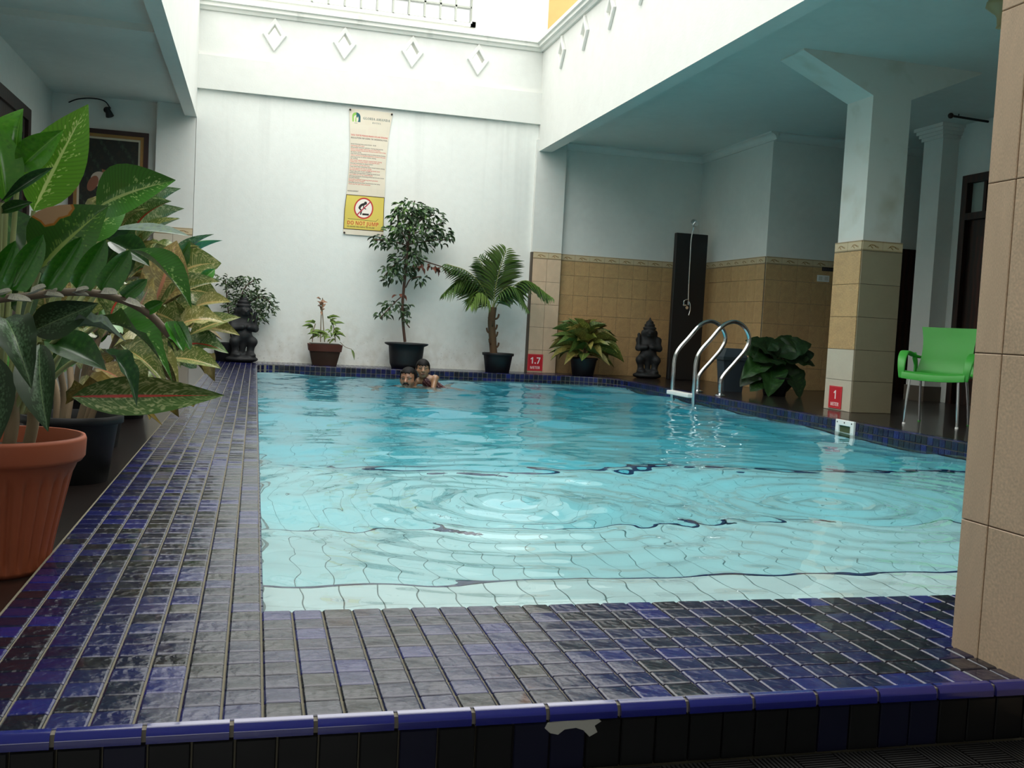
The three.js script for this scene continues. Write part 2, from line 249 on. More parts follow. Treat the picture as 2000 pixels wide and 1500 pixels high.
// shower side
const XA = V(1, 0, 0), ZA = V(0, 0, 1), XM = V(-1, 0, 0), FR = 1.43, FT = 1.51;
function wainscot(w, o, u, n, width, tw, th, mats, fr = true, top = FR) { tilePanel(w, 'tile', o, u, n, width, top, tw, th, mats); if (fr) tilePanel(w, 'border_tile', o, u, n, width, 0.085, 0.2, 0.085, friezeTile, { y0: top }); }
{
  const w = structGroup('trim_7', 'white pilaster with beige tiled foot carrying the 1.7 meter sign', 'pilaster');
  mesh('pilaster_body', box(3.315, 3.70, -0.3, 2.9, -12.1, -11.83), plaster, w); mesh('tile_bed', box(3.312, 3.703, -0.3, FT, -12.1, -11.826), darkGrout, w);
  wainscot(w, V(3.33, 0, -11.826), XA, ZA, 0.37, 0.185, 0.286, stoneTiles);
}
{
  const w = structGroup('wall_shower', 'white bay wall with beige tiled lower half behind the croton', 'wall');
  mesh('wall_body', box(3.70, 5.8, -0.3, 3.0, -12.1, BACK), plaster, w); mesh('tile_bed', box(3.70, 5.6, -0.3, FT, -12.1, BACK + 0.004), grout, w);
  wainscot(w, V(3.703, 0, BACK + 0.004), XA, ZA, 1.89, 0.2, 0.25, beigeTiles);
  const b = structGroup('wall_return', 'short white side wall with beige tiles beside the black shower panel', 'wall');
  mesh('wall_body', box(5.6, 5.8, -0.3, 3.0, -11.9, -10.1), plaster, b); mesh('tile_bed', box(5.596, 5.8, -0.3, FT, -11.9, -10.1), grout, b);
  wainscot(b, V(5.596, 0, -11.895), ZA, XM, 1.795, 0.2, 0.25, beigeTiles);
  const c = structGroup('wall_gallery', 'shaded white gallery wall with beige tiles behind the broad-leaved plant', 'wall');
  mesh('wall_body', box(5.8, 8.8, -0.3, 3.0, -10.3, -10.1), plaster, c); mesh('tile_bed', box(5.6, 7.3, -0.3, FT, -10.3, -10.096), grout, c);
  wainscot(c, V(5.603, 0, -10.096), XA, ZA, 1.6, 0.2, 0.25, beigeTiles);
  mesh('wood_panel', box(7.25, 8.7, -0.1, 1.72, -10.12, -10.07), darkWood, c); mesh('wood_rail', box(7.25, 8.7, 0.86, 0.90, -10.08, -10.05), darkWood, c);
  const co = (len) => { const s = new THREE.Shape(); s.moveTo(0, 0); s.lineTo(0.02, 0); s.quadraticCurveTo(0.03, 0.06, 0.09, 0.07); s.lineTo(0.09, 0.085); s.lineTo(0, 0.085); const g = new THREE.ExtrudeGeometry(s, { depth: len, bevelEnabled: false }); g.rotateY(-Math.PI / 2); g.translate(len, 0, 0); return metreUV(g); };
  const c1 = co(1.9); c1.translate(3.7, 2.815, BACK); const c2 = co(1.9); c2.rotateY(-Math.PI / 2); c2.translate(5.6, 2.815, -11.9); const c3 = co(3.2); c3.translate(5.6, 2.815, -10.1);
  struct('trim_8', merge([c1, c2, c3]), plaster, 'white cove moulding where the shower bay meets the ceiling', 'trim');
}
{ // free-standing column with haunches
  const w = structGroup('column', 'square gallery column with tiled foot and bracketed head beside the green chair', 'column'), x0 = 4.81, x1 = 5.17, z0 = -7.46, z1 = -7.1;
  mesh('shaft', box(x0, x1, 0, 2.9, z0, z1), plasterDamp, w); mesh('tile_bed', box(x0 - 0.012, x1 + 0.012, 0, 1.425, z0 - 0.012, z1 + 0.012), darkGrout, w);
  for (const [o, u, n] of [[V(x0 - 0.012, 0, z0 - 0.012), ZA, XM], [V(x0 - 0.012, 0, z1 + 0.012), XA, ZA]]) {
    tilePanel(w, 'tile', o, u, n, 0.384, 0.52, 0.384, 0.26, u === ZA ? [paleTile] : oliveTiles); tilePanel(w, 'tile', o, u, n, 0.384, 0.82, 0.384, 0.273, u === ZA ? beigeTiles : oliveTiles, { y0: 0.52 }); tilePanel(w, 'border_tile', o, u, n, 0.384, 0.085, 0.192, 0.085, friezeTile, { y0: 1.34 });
  }
  for (const s of [-1, 1]) { const h = new THREE.Shape(); const xa = s < 0 ? x0 : x1; h.moveTo(xa, 2.6); h.lineTo(xa + s * 0.66, 2.885); h.lineTo(xa + s * 0.66, 2.9); h.lineTo(xa, 2.9); h.closePath(); const g = new THREE.ExtrudeGeometry(h, { depth: 0.36, bevelEnabled: false }); g.translate(0, 0, z0); mesh('haunch', metreUV(g), plasterDamp, w); }
}
{ // white pillar and door wall
  const w = structGroup('trim_9', 'slim white pillar with moulded head beside the dark wooden door', 'pilaster');
  mesh('shaft', box(6.86, 7.06, 0, 2.9, -9.15, -8.85), plaster, w); mesh('plinth', box(6.845, 7.06, 0, 0.16, -9.16, -8.835), darkGrout, w);
  const cap = []; for (let k = 0; k < 4; k++) cap.push(box(6.86 - 0.02 * (k + 1), 7.06, 2.76 + k * 0.035, 2.795 + k * 0.035, -9.15 - 0.02 * (k + 1), -8.85 + 0.02 * (k + 1))); mesh('capital', merge(cap), plaster, w);
  struct('wall_right', merge([box(7.06, 7.26, -0.2, 3.0, -9.15, -8.72), box(7.06, 7.26, 2.36, 3.0, -8.72, -7.78), box(7.06, 7.26, -0.2, 3.0, -7.78, 4.2), box(7.26, 7.3, -0.2, 3, -8.8, -7.7)]), plaster, 'white gallery wall round the dark wooden door', 'wall');
  struct('wall_corridor', box(8.7, 8.9, -0.2, 3.0, -10.3, -8.7), plaster, 'white end wall of the dim corridor', 'wall');
  struct('wall_corridor_side', box(7.26, 8.8, -0.2, 3.0, -8.95, -8.8), plaster, 'white side wall of the dim corridor', 'wall');
  const d = structGroup('door_1', 'dark wooden door with glass transom and paper notices', 'door');
  mesh('door_frame', merge([box(7.03, 7.2, 0, 2.36, -8.72, -8.64), box(7.03, 7.2, 0, 2.36, -7.86, -7.78), box(7.03, 7.2, 2.28, 2.36, -8.64, -7.86), box(7.03, 7.2, 1.9, 1.97, -8.64, -7.86)]), darkWood, d);
  mesh('door_leaf', box(7.09, 7.13, 0, 1.9, -8.64, -7.86), darkWood, d); mesh('door_panel', box(7.075, 7.1, 0.25, 1.72, -8.5, -8.0), redWood, d);
  mesh('transom_glass', box(7.10, 7.11, 1.97, 2.28, -8.64, -7.86), phy({ color: lin(0.35, 0.4, 0.36), roughness: 0.2 }), d); mesh('transom_bar', box(7.08, 7.12, 1.97, 2.28, -8.46, -8.42), darkWood, d);
  struct('door_2', merge([box(5.5, 6.05, 0, 2.5, -6.52, -6.46)]), darkWood, 'dark wooden screen standing between the door and the near tiled pillar', 'door');
}
struct('wall_front', merge([box(-2.5, -1.6, -0.3, 3.0, 3.0, 3.2), box(0.7, 7.3, -0.3, 3.0, 3.0, 3.2), box(-1.6, 0.7, 2.4, 3.0, 3.0, 3.2)]), plaster, 'white lobby wall with an open entrance facing the pool', 'wall');
// near tiled pillar
{
  const w = structGroup('pillar', 'beige granite tiled pillar standing on the end of the pool coping', 'pillar'), x0 = 1.318, x1 = 1.72, z0 = -1.566, z1 = -1.16;
  mesh('pillar_body', box(x0 + 0.006, x1, -0.1, 2.8, z0 + 0.006, z1), std({ color: lin(0.16, 0.11, 0.075), roughness: 0.9 }), w);
  for (const [o, wd, off] of [[V(x0 + 0.006, 0, z0), 0.0705, 0], [V(x0 + 0.006, 0, z0 + 0.0715), 0.332, 0]]) for (let k = -1; k < 9; k++) tilePanel(w, 'tile', o, ZA, XM, wd, 0.317, 0.4, 0.317, stoneTiles, { y0: 0.248 + (k - (k < 0 ? 0 : 0)) * 0.317 - 0, gap: 0.0016, d: 0.006 });
  for (let k = -1; k < 9; k++) { tilePanel(w, 'tile', V(x0, 0, z1), XA, ZA, 0.402, 0.317, 0.402, 0.317, stoneTiles, { y0: 0.248 + k * 0.317, gap: 0.0016, d: 0.006 }); tilePanel(w, 'tile', V(x1, 0, z0 + 0.006), XM, V(0, 0, -1), 0.402, 0.317, 0.402, 0.317, stoneTiles, { y0: 0.248 + k * 0.317, gap: 0.0016, d: 0.006 }); }
}
// floors
struct('floor_gallery', box(4.31, 8.9, -0.25, 0, -12.1, 4.2), floorMat, 'dark glossy wet floor under the green chair', 'floor');
struct('floor_plants', box(-2.5, -0.437, -0.3, -0.04, -12.4, -1.36), floorMat, 'dark floor under the row of potted plants', 'floor');
struct('floor_front', box(-2.5, 4.31, -0.3, -0.105, -1.362, 4.2), floorDark, 'dark floor in front of the pool coping', 'floor');

// ---------------------------------------------------------------- pool
const PX0 = 0.03, PX1 = 4.25, PZ0 = -1.9, PZ1 = -11.3, RL = 0.22, RR = 0.6, P = 0.0575, WATER = -0.088;
const poolPath = new THREE.Path(); // in (x, -z)
poolPath.moveTo(PX0, -PZ0); poolPath.lineTo(PX0, -PZ1 - RL); poolPath.absarc(PX0 + RL, -PZ1 - RL, RL, Math.PI, Math.PI / 2, true); poolPath.lineTo(PX1 - RR, -PZ1); poolPath.absarc(PX1 - RR, -PZ1 - RR, RR, Math.PI / 2, 0, true); poolPath.lineTo(PX1, -PZ0);
const inPool = (x, z, m = 0) => { // m > 0: shrink the test outwards by m
  if (x < PX0 - m || x > PX1 + m || z > PZ0 + m || z < PZ1 - m) return false;
  if (x < PX0 + RL && z < PZ1 + RL) return Math.hypot(x - PX0 - RL, z - PZ1 - RL) < RL + m;
  if (x > PX1 - RR && z < PZ1 + RR) return Math.hypot(x - PX1 + RR, z - PZ1 - RR) < RR + m; return true;
};
{ // the curb that carries the mosaic
  const s = new THREE.Shape(); s.moveTo(-0.435, 1.385); s.lineTo(4.31, 1.385); s.lineTo(4.31, 11.9); s.lineTo(-0.435, 11.9); s.closePath(); const hole = new THREE.Path(); hole.setFromPoints(poolPath.getSpacedPoints(240)); hole.closePath(); s.holes.push(hole);
  const g = new THREE.ExtrudeGeometry(s, { depth: 0.35, bevelEnabled: false, curveSegments: 24 }); g.rotateX(-Math.PI / 2); g.translate(0, -0.355, 0);
  struct('pool_curb', metreUV(g), std({ color: lin(0.21, 0.19, 0.135), map: grain, roughness: 0.9 }), 'pale grout bed under the blue pool mosaic', 'curb');
}
const glazeBump = tex(256, 256, (u, v) => 0.5 + 0.9 * wrapNoise(u, v, 4, 81) + 0.25 * wrapNoise(u, v, 14, 83), false, 1);
const glaze = [[0.006, 0.007, 0.060], [0.009, 0.011, 0.11], [0.004, 0.005, 0.026], [0.005, 0.005, 0.014], [0.011, 0.014, 0.085], [0.005, 0.006, 0.042]].map((c) => phy({ color: lin(...c), roughness: 0.25, clearcoat: 0.5, clearcoatRoughness: 0.05, bumpMap: glazeBump, bumpScale: 0.007, specularIntensity: 0.35 }));
function pillow(w, h, d, variant) { // top faces +y, 3 x 3 patches with rolled edges and an uneven middle
  const b = Math.min(w, h) * 0.07, X = [-w / 2, -w / 2 + b, w / 2 - b, w / 2], Z = [-h / 2, -h / 2 + b, h / 2 - b, h / 2], pos = [], uv = [], idx = [], ph = variant * 1.7;
  for (let j = 0; j < 4; j++) for (let i = 0; i < 4; i++) { const e = (i % 3 === 0 ? 1 : 0) + (j % 3 === 0 ? 1 : 0); pos.push(X[i], d - e * b * 0.5 + (e ? 0 : 0.0004 * Math.sin(ph + i * 2.3 + j * 3.1)), Z[j]); uv.push(X[i] * 5 + variant * 0.31, Z[j] * 5 + variant * 0.17); }
  for (let j = 0; j < 3; j++) for (let i = 0; i < 3; i++) { const a = j * 4 + i; idx.push(a, a + 4, a + 5, a, a + 5, a + 1); }
  const ring = [0, 1, 2, 3, 7, 11, 15, 14, 13, 12, 8, 4], o = 16; for (const r of ring) { pos.push(pos[r * 3], -0.002, pos[r * 3 + 2]); uv.push(uv[r * 2], uv[r * 2 + 1]); }
  ring.forEach((r, k) => { const n = (k + 1) % 12; idx.push(r, ring[n], o + n, r, o + n, o + k); });
  const g = new THREE.BufferGeometry(); g.setAttribute('position', new THREE.Float32BufferAttribute(pos, 3)); g.setAttribute('uv', new THREE.Float32BufferAttribute(uv, 2)); g.setIndex(idx); g.computeVertexNormals();
  const N = g.attributes.normal, q = V(0, 0, 0); for (let j = 0; j < 4; j++) for (let i = 0; i < 4; i++) { const a = i === 0 ? -1 : i === 3 ? 1 : 0, c = j === 0 ? -1 : j === 3 ? 1 : 0, t = 0.02; q.set(a * 0.7 + t * Math.sin(ph * 3 + i), 1, c * 0.7 + t * Math.cos(ph * 2 + j)).normalize(); N.setXYZ(j * 4 + i, q.x, q.y, q.z); }
  return g;
}
const pillows = [0, 1, 2, 3, 4, 5].map((k) => pillow(P - 0.0042, P - 0.0042, 0.0045, k));
const pickGlaze = () => glaze[[0, 0, 1, 2, 2, 3, 3, 4, 5, 5][Math.floor(rnd() * 10)]];
const TOP = -0.0045;
{
  const f = structGroup('coping_front', 'wide front coping of square cobalt mosaic tiles wet with puddles', 'coping');
  for (let j = 0; j < 9; j++) for (let i = 0; i < 37; i++) {
    const x = -0.43 + (i + 0.5) * P, z = PZ0 + (j + 0.5) * P * 0.995; if (x > 1.34 && z > -1.56) continue; if (x > 1.72) continue;
    const m = mesh('mosaic_tile', pillows[Math.floor(rnd() * 6)], pickGlaze(), f); m.position.set(x, TOP, z); m.rotation.set(rr(-0.006, 0.006), 0, rr(-0.006, 0.006));
  }
  const edge = phy({ color: lin(0.011, 0.014, 0.16), roughness: 0.2, clearcoat: 1, clearcoatRoughness: 0.05, bumpMap: glazeBump, bumpScale: 0.001 });
  const prof = new THREE.Shape(); prof.moveTo(0, 0); prof.lineTo(0.006, 0); prof.absarc(0.006, -0.014, 0.014, Math.PI / 2, 0, true); prof.lineTo(0.020, -0.021); prof.lineTo(0, -0.021); prof.closePath();
  const bn = new THREE.ExtrudeGeometry(prof, { depth: 0.1085, bevelEnabled: false, curveSegments: 8 }); bn.rotateY(-Math.PI / 2); bn.translate(0.1085, 0, 0);
  const bull = toCreasedNormals(metreUV(bn), 0.7);
  mesh('grout_strip', box(-0.47, 1.45, -0.02, -0.003, -1.39, -1.372), grout, f);
  for (let i = 0; i < 17; i++) { const m = mesh('bullnose_tile', bull, edge, f); m.position.set(-0.467 + i * 0.1145, 0.0005, -1.3855); }
  const faceMats = [lin(0.005, 0.0055, 0.006), lin(0.007, 0.0075, 0.008), lin(0.005, 0.006, 0.022)].map((c) => phy({ color: c, roughness: 0.5, clearcoat: 0.3, clearcoatRoughness: 0.2, specularIntensity: 0.5 }));
  tilePanel(f, 'riser_tile', V(-0.467, -0.102, -1.3845), XA, ZA, 1.9, 0.078, 0.0575, 0.078, [faceMats[0], faceMats[0], faceMats[0], faceMats[1], faceMats[2]], { gap: 0.003, d: 0.012 });
  const cs = new THREE.Shape([[-0.055, 0.004], [-0.02, 0.007], [0.03, 0.005], [0.062, 0.0085], [0.07, 0.002], [0.055, -0.006], [0.062, -0.02], [0.045, -0.028], [0.03, -0.014], [0.012, -0.008], [-0.015, -0.01], [-0.03, -0.02], [-0.048, -0.016], [-0.06, -0.006]].map(([x, y]) => new THREE.Vector2(x, y)));
  const chip = mesh('cement_patch', metreUV(new THREE.ExtrudeGeometry(cs, { depth: 0.0015, bevelEnabled: true, bevelSize: 0.001, bevelThickness: 0.0008, bevelSegments: 1 })), std({ color: lin(0.5, 0.5, 0.46), map: grain, roughness: 0.95 }), f); chip.scale.set(0.68, 0.75, 1); chip.position.set(0.485, -0.028, -1.3722); chip.userData.label = 'chipped patch of bare white cement';
}
const rest = (list, name, parent, mat) => { const o = mesh(name, merge(list), mat, parent); o.userData.kind = 'stuff'; return o; };
const placed = (g, x, y, z, ry = 0) => { const q = g.clone(); if (ry) q.rotateY(ry); q.translate(x, y, z); return q; };
{
  const f = structGroup('coping_left', 'long strip of dark blue mosaic beside the potted plants', 'coping'), late = glaze.map(() => []); let n = 0;
  for (let j = 0; j < 173; j++) for (let i = 0; i < 8; i++) {
    const x = -0.43 + (i + 0.5) * P, z = PZ0 - (j + 0.5) * P; const g = pillows[Math.floor(rnd() * 6)];
    if (n++ < 296) { const m = mesh('mosaic_tile', g, pickGlaze(), f); m.position.set(x, TOP, z); m.rotation.set(rr(-0.006, 0.006), 0, rr(-0.006, 0.006)); } else late[glaze.indexOf(pickGlaze())].push(placed(g, x, TOP, z));
  }
  late.forEach((l, k) => rest(l, 'far_mosaic', f, glaze[k]));
}
{ // waterline tiles and edge tiles round the far sides
  const f = structGroup('coping_back', 'blue tiled rim of the pool below the potted trees and ladder', 'coping');
  const len = poolPath.getLength(), n = Math.round(len / P), vt = flatTile(P - 0.005, P - 0.005, 0.005, 0.0015), edge = pillow(P - 0.005, P * 0.95, 0.0045, 2), low = [], dark = glaze.map(() => []); let k = 0;
  const seen = []; for (let i = 0; i < n; i++) seen.push(i);
  for (const i of seen) {
    const u = (i + 0.5) / n, p = poolPath.getPointAt(u), t = poolPath.getTangentAt(u), x = p.x, z = -p.y, nx = t.y, nz = t.x; // inward normal
    const ry = Math.atan2(nx, nz), vis = !(x < PX0 + 0.001) && !(x > 4.249 && z > -4.9);
    for (let r = 0; r < 3; r++) { const y = -0.006 - (r + 0.5) * P; if (vis && r < 2 && k < 600) { const m = mesh('rim_tile', vt, pickGlaze(), f); m.position.set(x, y, z); m.rotation.y = ry; k++; } else low.push(placed(vt, x, y, z, ry)); }
    if (vis) { const m = mesh('edge_tile', edge, pickGlaze(), f); m.position.set(x - nx * 0.026, TOP, z - nz * 0.026); m.rotation.y = ry; }
  }
  rest(low, 'waterline_tiles', f, glaze[0]);
  for (let z = PZ1 + RR; z > -11.88; z -= P) for (let x = PX0 + P / 2; x < 4.31; x += P) if (!inPool(x, z, 0.075)) dark[glaze.indexOf(pickGlaze())].push(placed(pillows[0], x, TOP, z));
  dark.forEach((l, q) => rest(l, 'back_mosaic', f, glaze[q]));
}
// basin: steps at the near end, then a floor falling to the deep end
const STEP = [[PZ0, -2.62, -0.30], [-2.62, -3.48, -0.46], [-3.48, -4.95, -0.62]], DEEP0 = -0.95, DEEP1 = -1.78;
{
  const b = structGroup('pool_basin', 'white tiled pool basin with blue edged steps under the water', 'pool');
  const poolGrout = std({ color: lin(0.16, 0.2, 0.2), roughness: 0.9 }), white = [0, 1, 2].map((k) => std({ color: lin(0.84 - 0.02 * k, 0.855 - 0.02 * k, 0.835 - 0.02 * k), roughness: 0.4 }));
  const gs = STEP.map(([a, c, y]) => box(PX0 - 0.1, PX1 + 0.1, -2.2, y - 0.004, c, a + (a === PZ0 ? 0.1 : 0)));
  const sl = new THREE.Shape(); sl.moveTo(4.95, DEEP0 - 0.004); sl.lineTo(11.4, DEEP1 - 0.004); sl.lineTo(11.4, -2.2); sl.lineTo(4.95, -2.2); sl.closePath(); const sg = new THREE.ExtrudeGeometry(sl, { depth: 4.42, bevelEnabled: false }); sg.rotateY(Math.PI / 2); sg.translate(PX0 - 0.1, 0, 0);
  mesh('basin_floor', merge([...gs, metreUV(sg)]), poolGrout, b);
  // side walls below the tiles, thick enough to hold the water's edge
  const pts = poolPath.getSpacedPoints(200), ring = new THREE.Shape([V(PX0 - 0.4, 1.6, 0), V(PX1 + 0.4, 1.6, 0), V(PX1 + 0.4, 11.8, 0), V(PX0 - 0.4, 11.8, 0)].map((q) => new THREE.Vector2(q.x, q.y))); const hp = new THREE.Path(); hp.setFromPoints(pts); hp.closePath(); ring.holes.push(hp);
  const wg = new THREE.ExtrudeGeometry(ring, { depth: 1.9, bevelEnabled: false }); wg.rotateX(-Math.PI / 2); wg.translate(0, -2.19, 0); mesh('basin_wall', metreUV(wg), white[0], b);
  const tw = 0.1, far = []; let n = 0;
  for (const [a, c, y] of STEP) { const rows = Math.round((a - c - 0.012) / 0.185), d = (a - c - 0.012) / rows; for (let j = 0; j < rows; j++) for (let i = 0; i < 42; i++) {
    const x = PX0 + 0.01 + (i + 0.5) * tw, z = a - (j + 0.5) * d, g = flatTile(tw - (a === PZ0 ? 0.0032 : 0.0024), d - 0.0008, 0.006, 0.0008); if (x > PX1) continue;
    if (n++ < 298) { const m = mesh('floor_tile', g, white[Math.floor(rnd() * 3)], b); m.rotation.x = -Math.PI / 2; m.position.set(x, y - 0.005, z); } else { const q = g.clone(); q.rotateX(-Math.PI / 2); q.translate(x, y - 0.005, z); far.push(q); }
  } }
  const sa = Math.atan2(DEEP0 - DEEP1, 6.45);
  for (let j = 0; j < 32; j++) for (let i = 0; i < 21; i++) { const z = -4.95 - (j + 0.5) * 0.2, x = PX0 + 0.01 + (i + 0.5) * 0.2, q = flatTile(0.1978, 0.1992, 0.006, 0.0008).clone(); q.rotateX(-Math.PI / 2 - sa); q.translate(x, DEEP0 + (DEEP1 - DEEP0) * (-z - 4.95) / 6.45 - 0.003, z); far.push(q); }
  rest(far, 'deep_tiles', b, white[1]);
  const nose = std({ color: lin(0.012, 0.018, 0.10), roughness: 0.35 });
  STEP.forEach(([, c, y], k) => mesh('step_nosing', box(PX0 - 0.02, PX1 + 0.02, y - [0.012, 0.006, 0.03][k], y + 0.003, c - 0.004, c + [0.010, 0.006, 0.055][k]), nose, b));
  for (const [, c, y] of STEP) mesh('step_riser', box(PX0 - 0.02, PX1 + 0.02, y - 0.5, y - 0.012, c - 0.003, c), white[2], b);
}
// water: a closed body with a rippled top
{
  const rip = [[0.93, -3.45], [2.33, -3.55], [1.55, -9.6]];
  const dirs = []; for (let k = 0; k < 13; k++) { const L = 0.16 * Math.pow(1.21, k), a = rr(-0.9, 0.9) + (k % 3 === 0 ? Math.PI / 2 : 0) + Math.PI / 2; dirs.push([Math.cos(a) * 2 * Math.PI / L, Math.sin(a) * 2 * Math.PI / L, 0.0052 * L * (L < 0.36 ? 0.55 : 1.0), rr(0, 6.28)]); }
  const eta = (x, z) => {
    const wx = x + 0.12 * noise(x * 1.3, z * 1.3, 5), wz = z + 0.12 * noise(x * 1.3, z * 1.3, 9); let h = 0;
    const calm = 0.35 + 0.9 * Math.max(0, 0.5 + noise(x * 0.55, z * 0.4, 2)) ; const fade = Math.min(1, 0.35 + Math.max(0, (-z - 2.0)) / 2.2);
    for (const [kx, kz, a, p] of dirs) h += a * Math.sin(kx * wx + kz * wz + p);
    h *= calm * fade; h += 0.010 * fade * fbm(x * 1.6, z * 3.0, 4, 4) + 0.0022 * fade * fbm(x * 9, z * 14, 8, 3);
    for (const [cx, cz] of rip) { const r = Math.hypot(x - cx, z - cz); h += 0.0085 * (1 + 0.5 * noise(x * 6, z * 6, 3)) * Math.sin(r * 2 * Math.PI / 0.15 - 1 + 2 * noise(x * 3, z * 3, 1)) * Math.exp(-r * 1.5) * Math.min(1, r / 0.1); }
    return h;
  };
  const x0 = PX0 - 0.012, x1 = PX1 + 0.012, NX = 190, zs = []; let z = PZ0 + 0.012; while (z > PZ1 - 0.012) { zs.push(z); z -= 0.012 + 0.0022 * Math.max(0, -z - 1.9); } zs.push(PZ1 - 0.012);
  const pos = [], idx = [], NZ = zs.length; for (const zz of zs) for (let i = 0; i <= NX; i++) { const x = x0 + (x1 - x0) * i / NX; pos.push(x, WATER + eta(x, zz), zz); }
  for (let j = 0; j < NZ - 1; j++) for (let i = 0; i < NX; i++) { const a = j * (NX + 1) + i; idx.push(a, a + 1, a + NX + 2, a, a + NX + 2, a + NX + 1); }
  const topN = pos.length / 3, rim = []; for (let i = 0; i <= NX; i++) rim.push(i); for (let j = 1; j < NZ; j++) rim.push(j * (NX + 1) + NX); for (let i = NX - 1; i >= 0; i--) rim.push((NZ - 1) * (NX + 1) + i); for (let j = NZ - 2; j > 0; j--) rim.push(j * (NX + 1));
  // the skirt has its own vertices, so that the rim keeps upright normals
  const g = new THREE.BufferGeometry(); g.setAttribute('position', new THREE.Float32BufferAttribute(pos, 3)); g.setIndex(idx); g.computeVertexNormals();
  const sp = [], si = []; rim.forEach((r) => { sp.push(pos[r * 3], pos[r * 3 + 1], pos[r * 3 + 2], pos[r * 3], -2.19, pos[r * 3 + 2]); }); const R = rim.length;
  for (let k = 0; k < R; k++) { const n = (k + 1) % R; si.push(k * 2, k * 2 + 1, n * 2 + 1, k * 2, n * 2 + 1, n * 2); } const c = sp.length / 3; sp.push((x0 + x1) / 2, -2.19, -6.6); for (let k = 0; k < R; k++) si.push(c, ((k + 1) % R) * 2 + 1, k * 2 + 1);
  const s = new THREE.BufferGeometry(); s.setAttribute('position', new THREE.Float32BufferAttribute(sp, 3)); s.setIndex(si); const sk = s.toNonIndexed(); sk.computeVertexNormals();
  const tn = g.toNonIndexed(); const all = mergeVertices(mergeGeometries([tn, sk]), 1e-6);
  const water = phy({ color: 0xffffff, transmission: 1, roughness: 0.0, ior: 1.33, thickness: 1, attenuationColor: lin(0.50, 0.885, 0.95), attenuationDistance: 1.0 });
  const o = mesh('water', all, water); tag(o, 'rippling turquoise pool water', 'water', null, 'stuff');
}
// ---------------------------------------------------------------- fixtures
const chrome = std({ color: lin(0.75, 0.76, 0.78), metalness: 1, roughness: 0.14 });
const whitePlastic = std({ color: lin(0.80, 0.81, 0.78), roughness: 0.4 });
const blackPlastic = std({ color: lin(0.006, 0.0065, 0.008), roughness: 0.6 });
const pxm = (px, py, z) => atZ(px, py, z).distanceTo(atZ(px + 1, py, z)); // metres per pixel there

{ // rubber mat in front of the coping: blocks of ribs laid in alternate directions
  const m = thing('rubber_mat', 'black ribbed rubber mat on the floor before the pool coping', 'mat', [0, -0.105, 0]);
  const rubber = phy({ color: lin(0.006, 0.006, 0.006), roughness: 0.45, clearcoat: 0.5, clearcoatRoughness: 0.15, map: grain });
  mesh('mat_base', box(-0.35, 1.305, 0, 0.006, -1.355, -0.8), rubber, m);
  const s = 0.075, ribs = []; for (let k = 0; k < 10; k++) ribs.push(box(-s / 2 + 0.002, s / 2 - 0.002, 0.006, 0.0115, -s / 2 + k * s / 10 + 0.0015, -s / 2 + (k + 1) * s / 10 - 0.002)); const g = merge(ribs);
  for (let i = 0; i < 22; i++) for (let j = 0; j < 7; j++) { const r = mesh('rib_block', g, rubber, m); r.position.set(-0.31 + i * s, 0, -1.317 + j * s); if ((i + j) % 2) r.rotation.y = Math.PI / 2; }
}
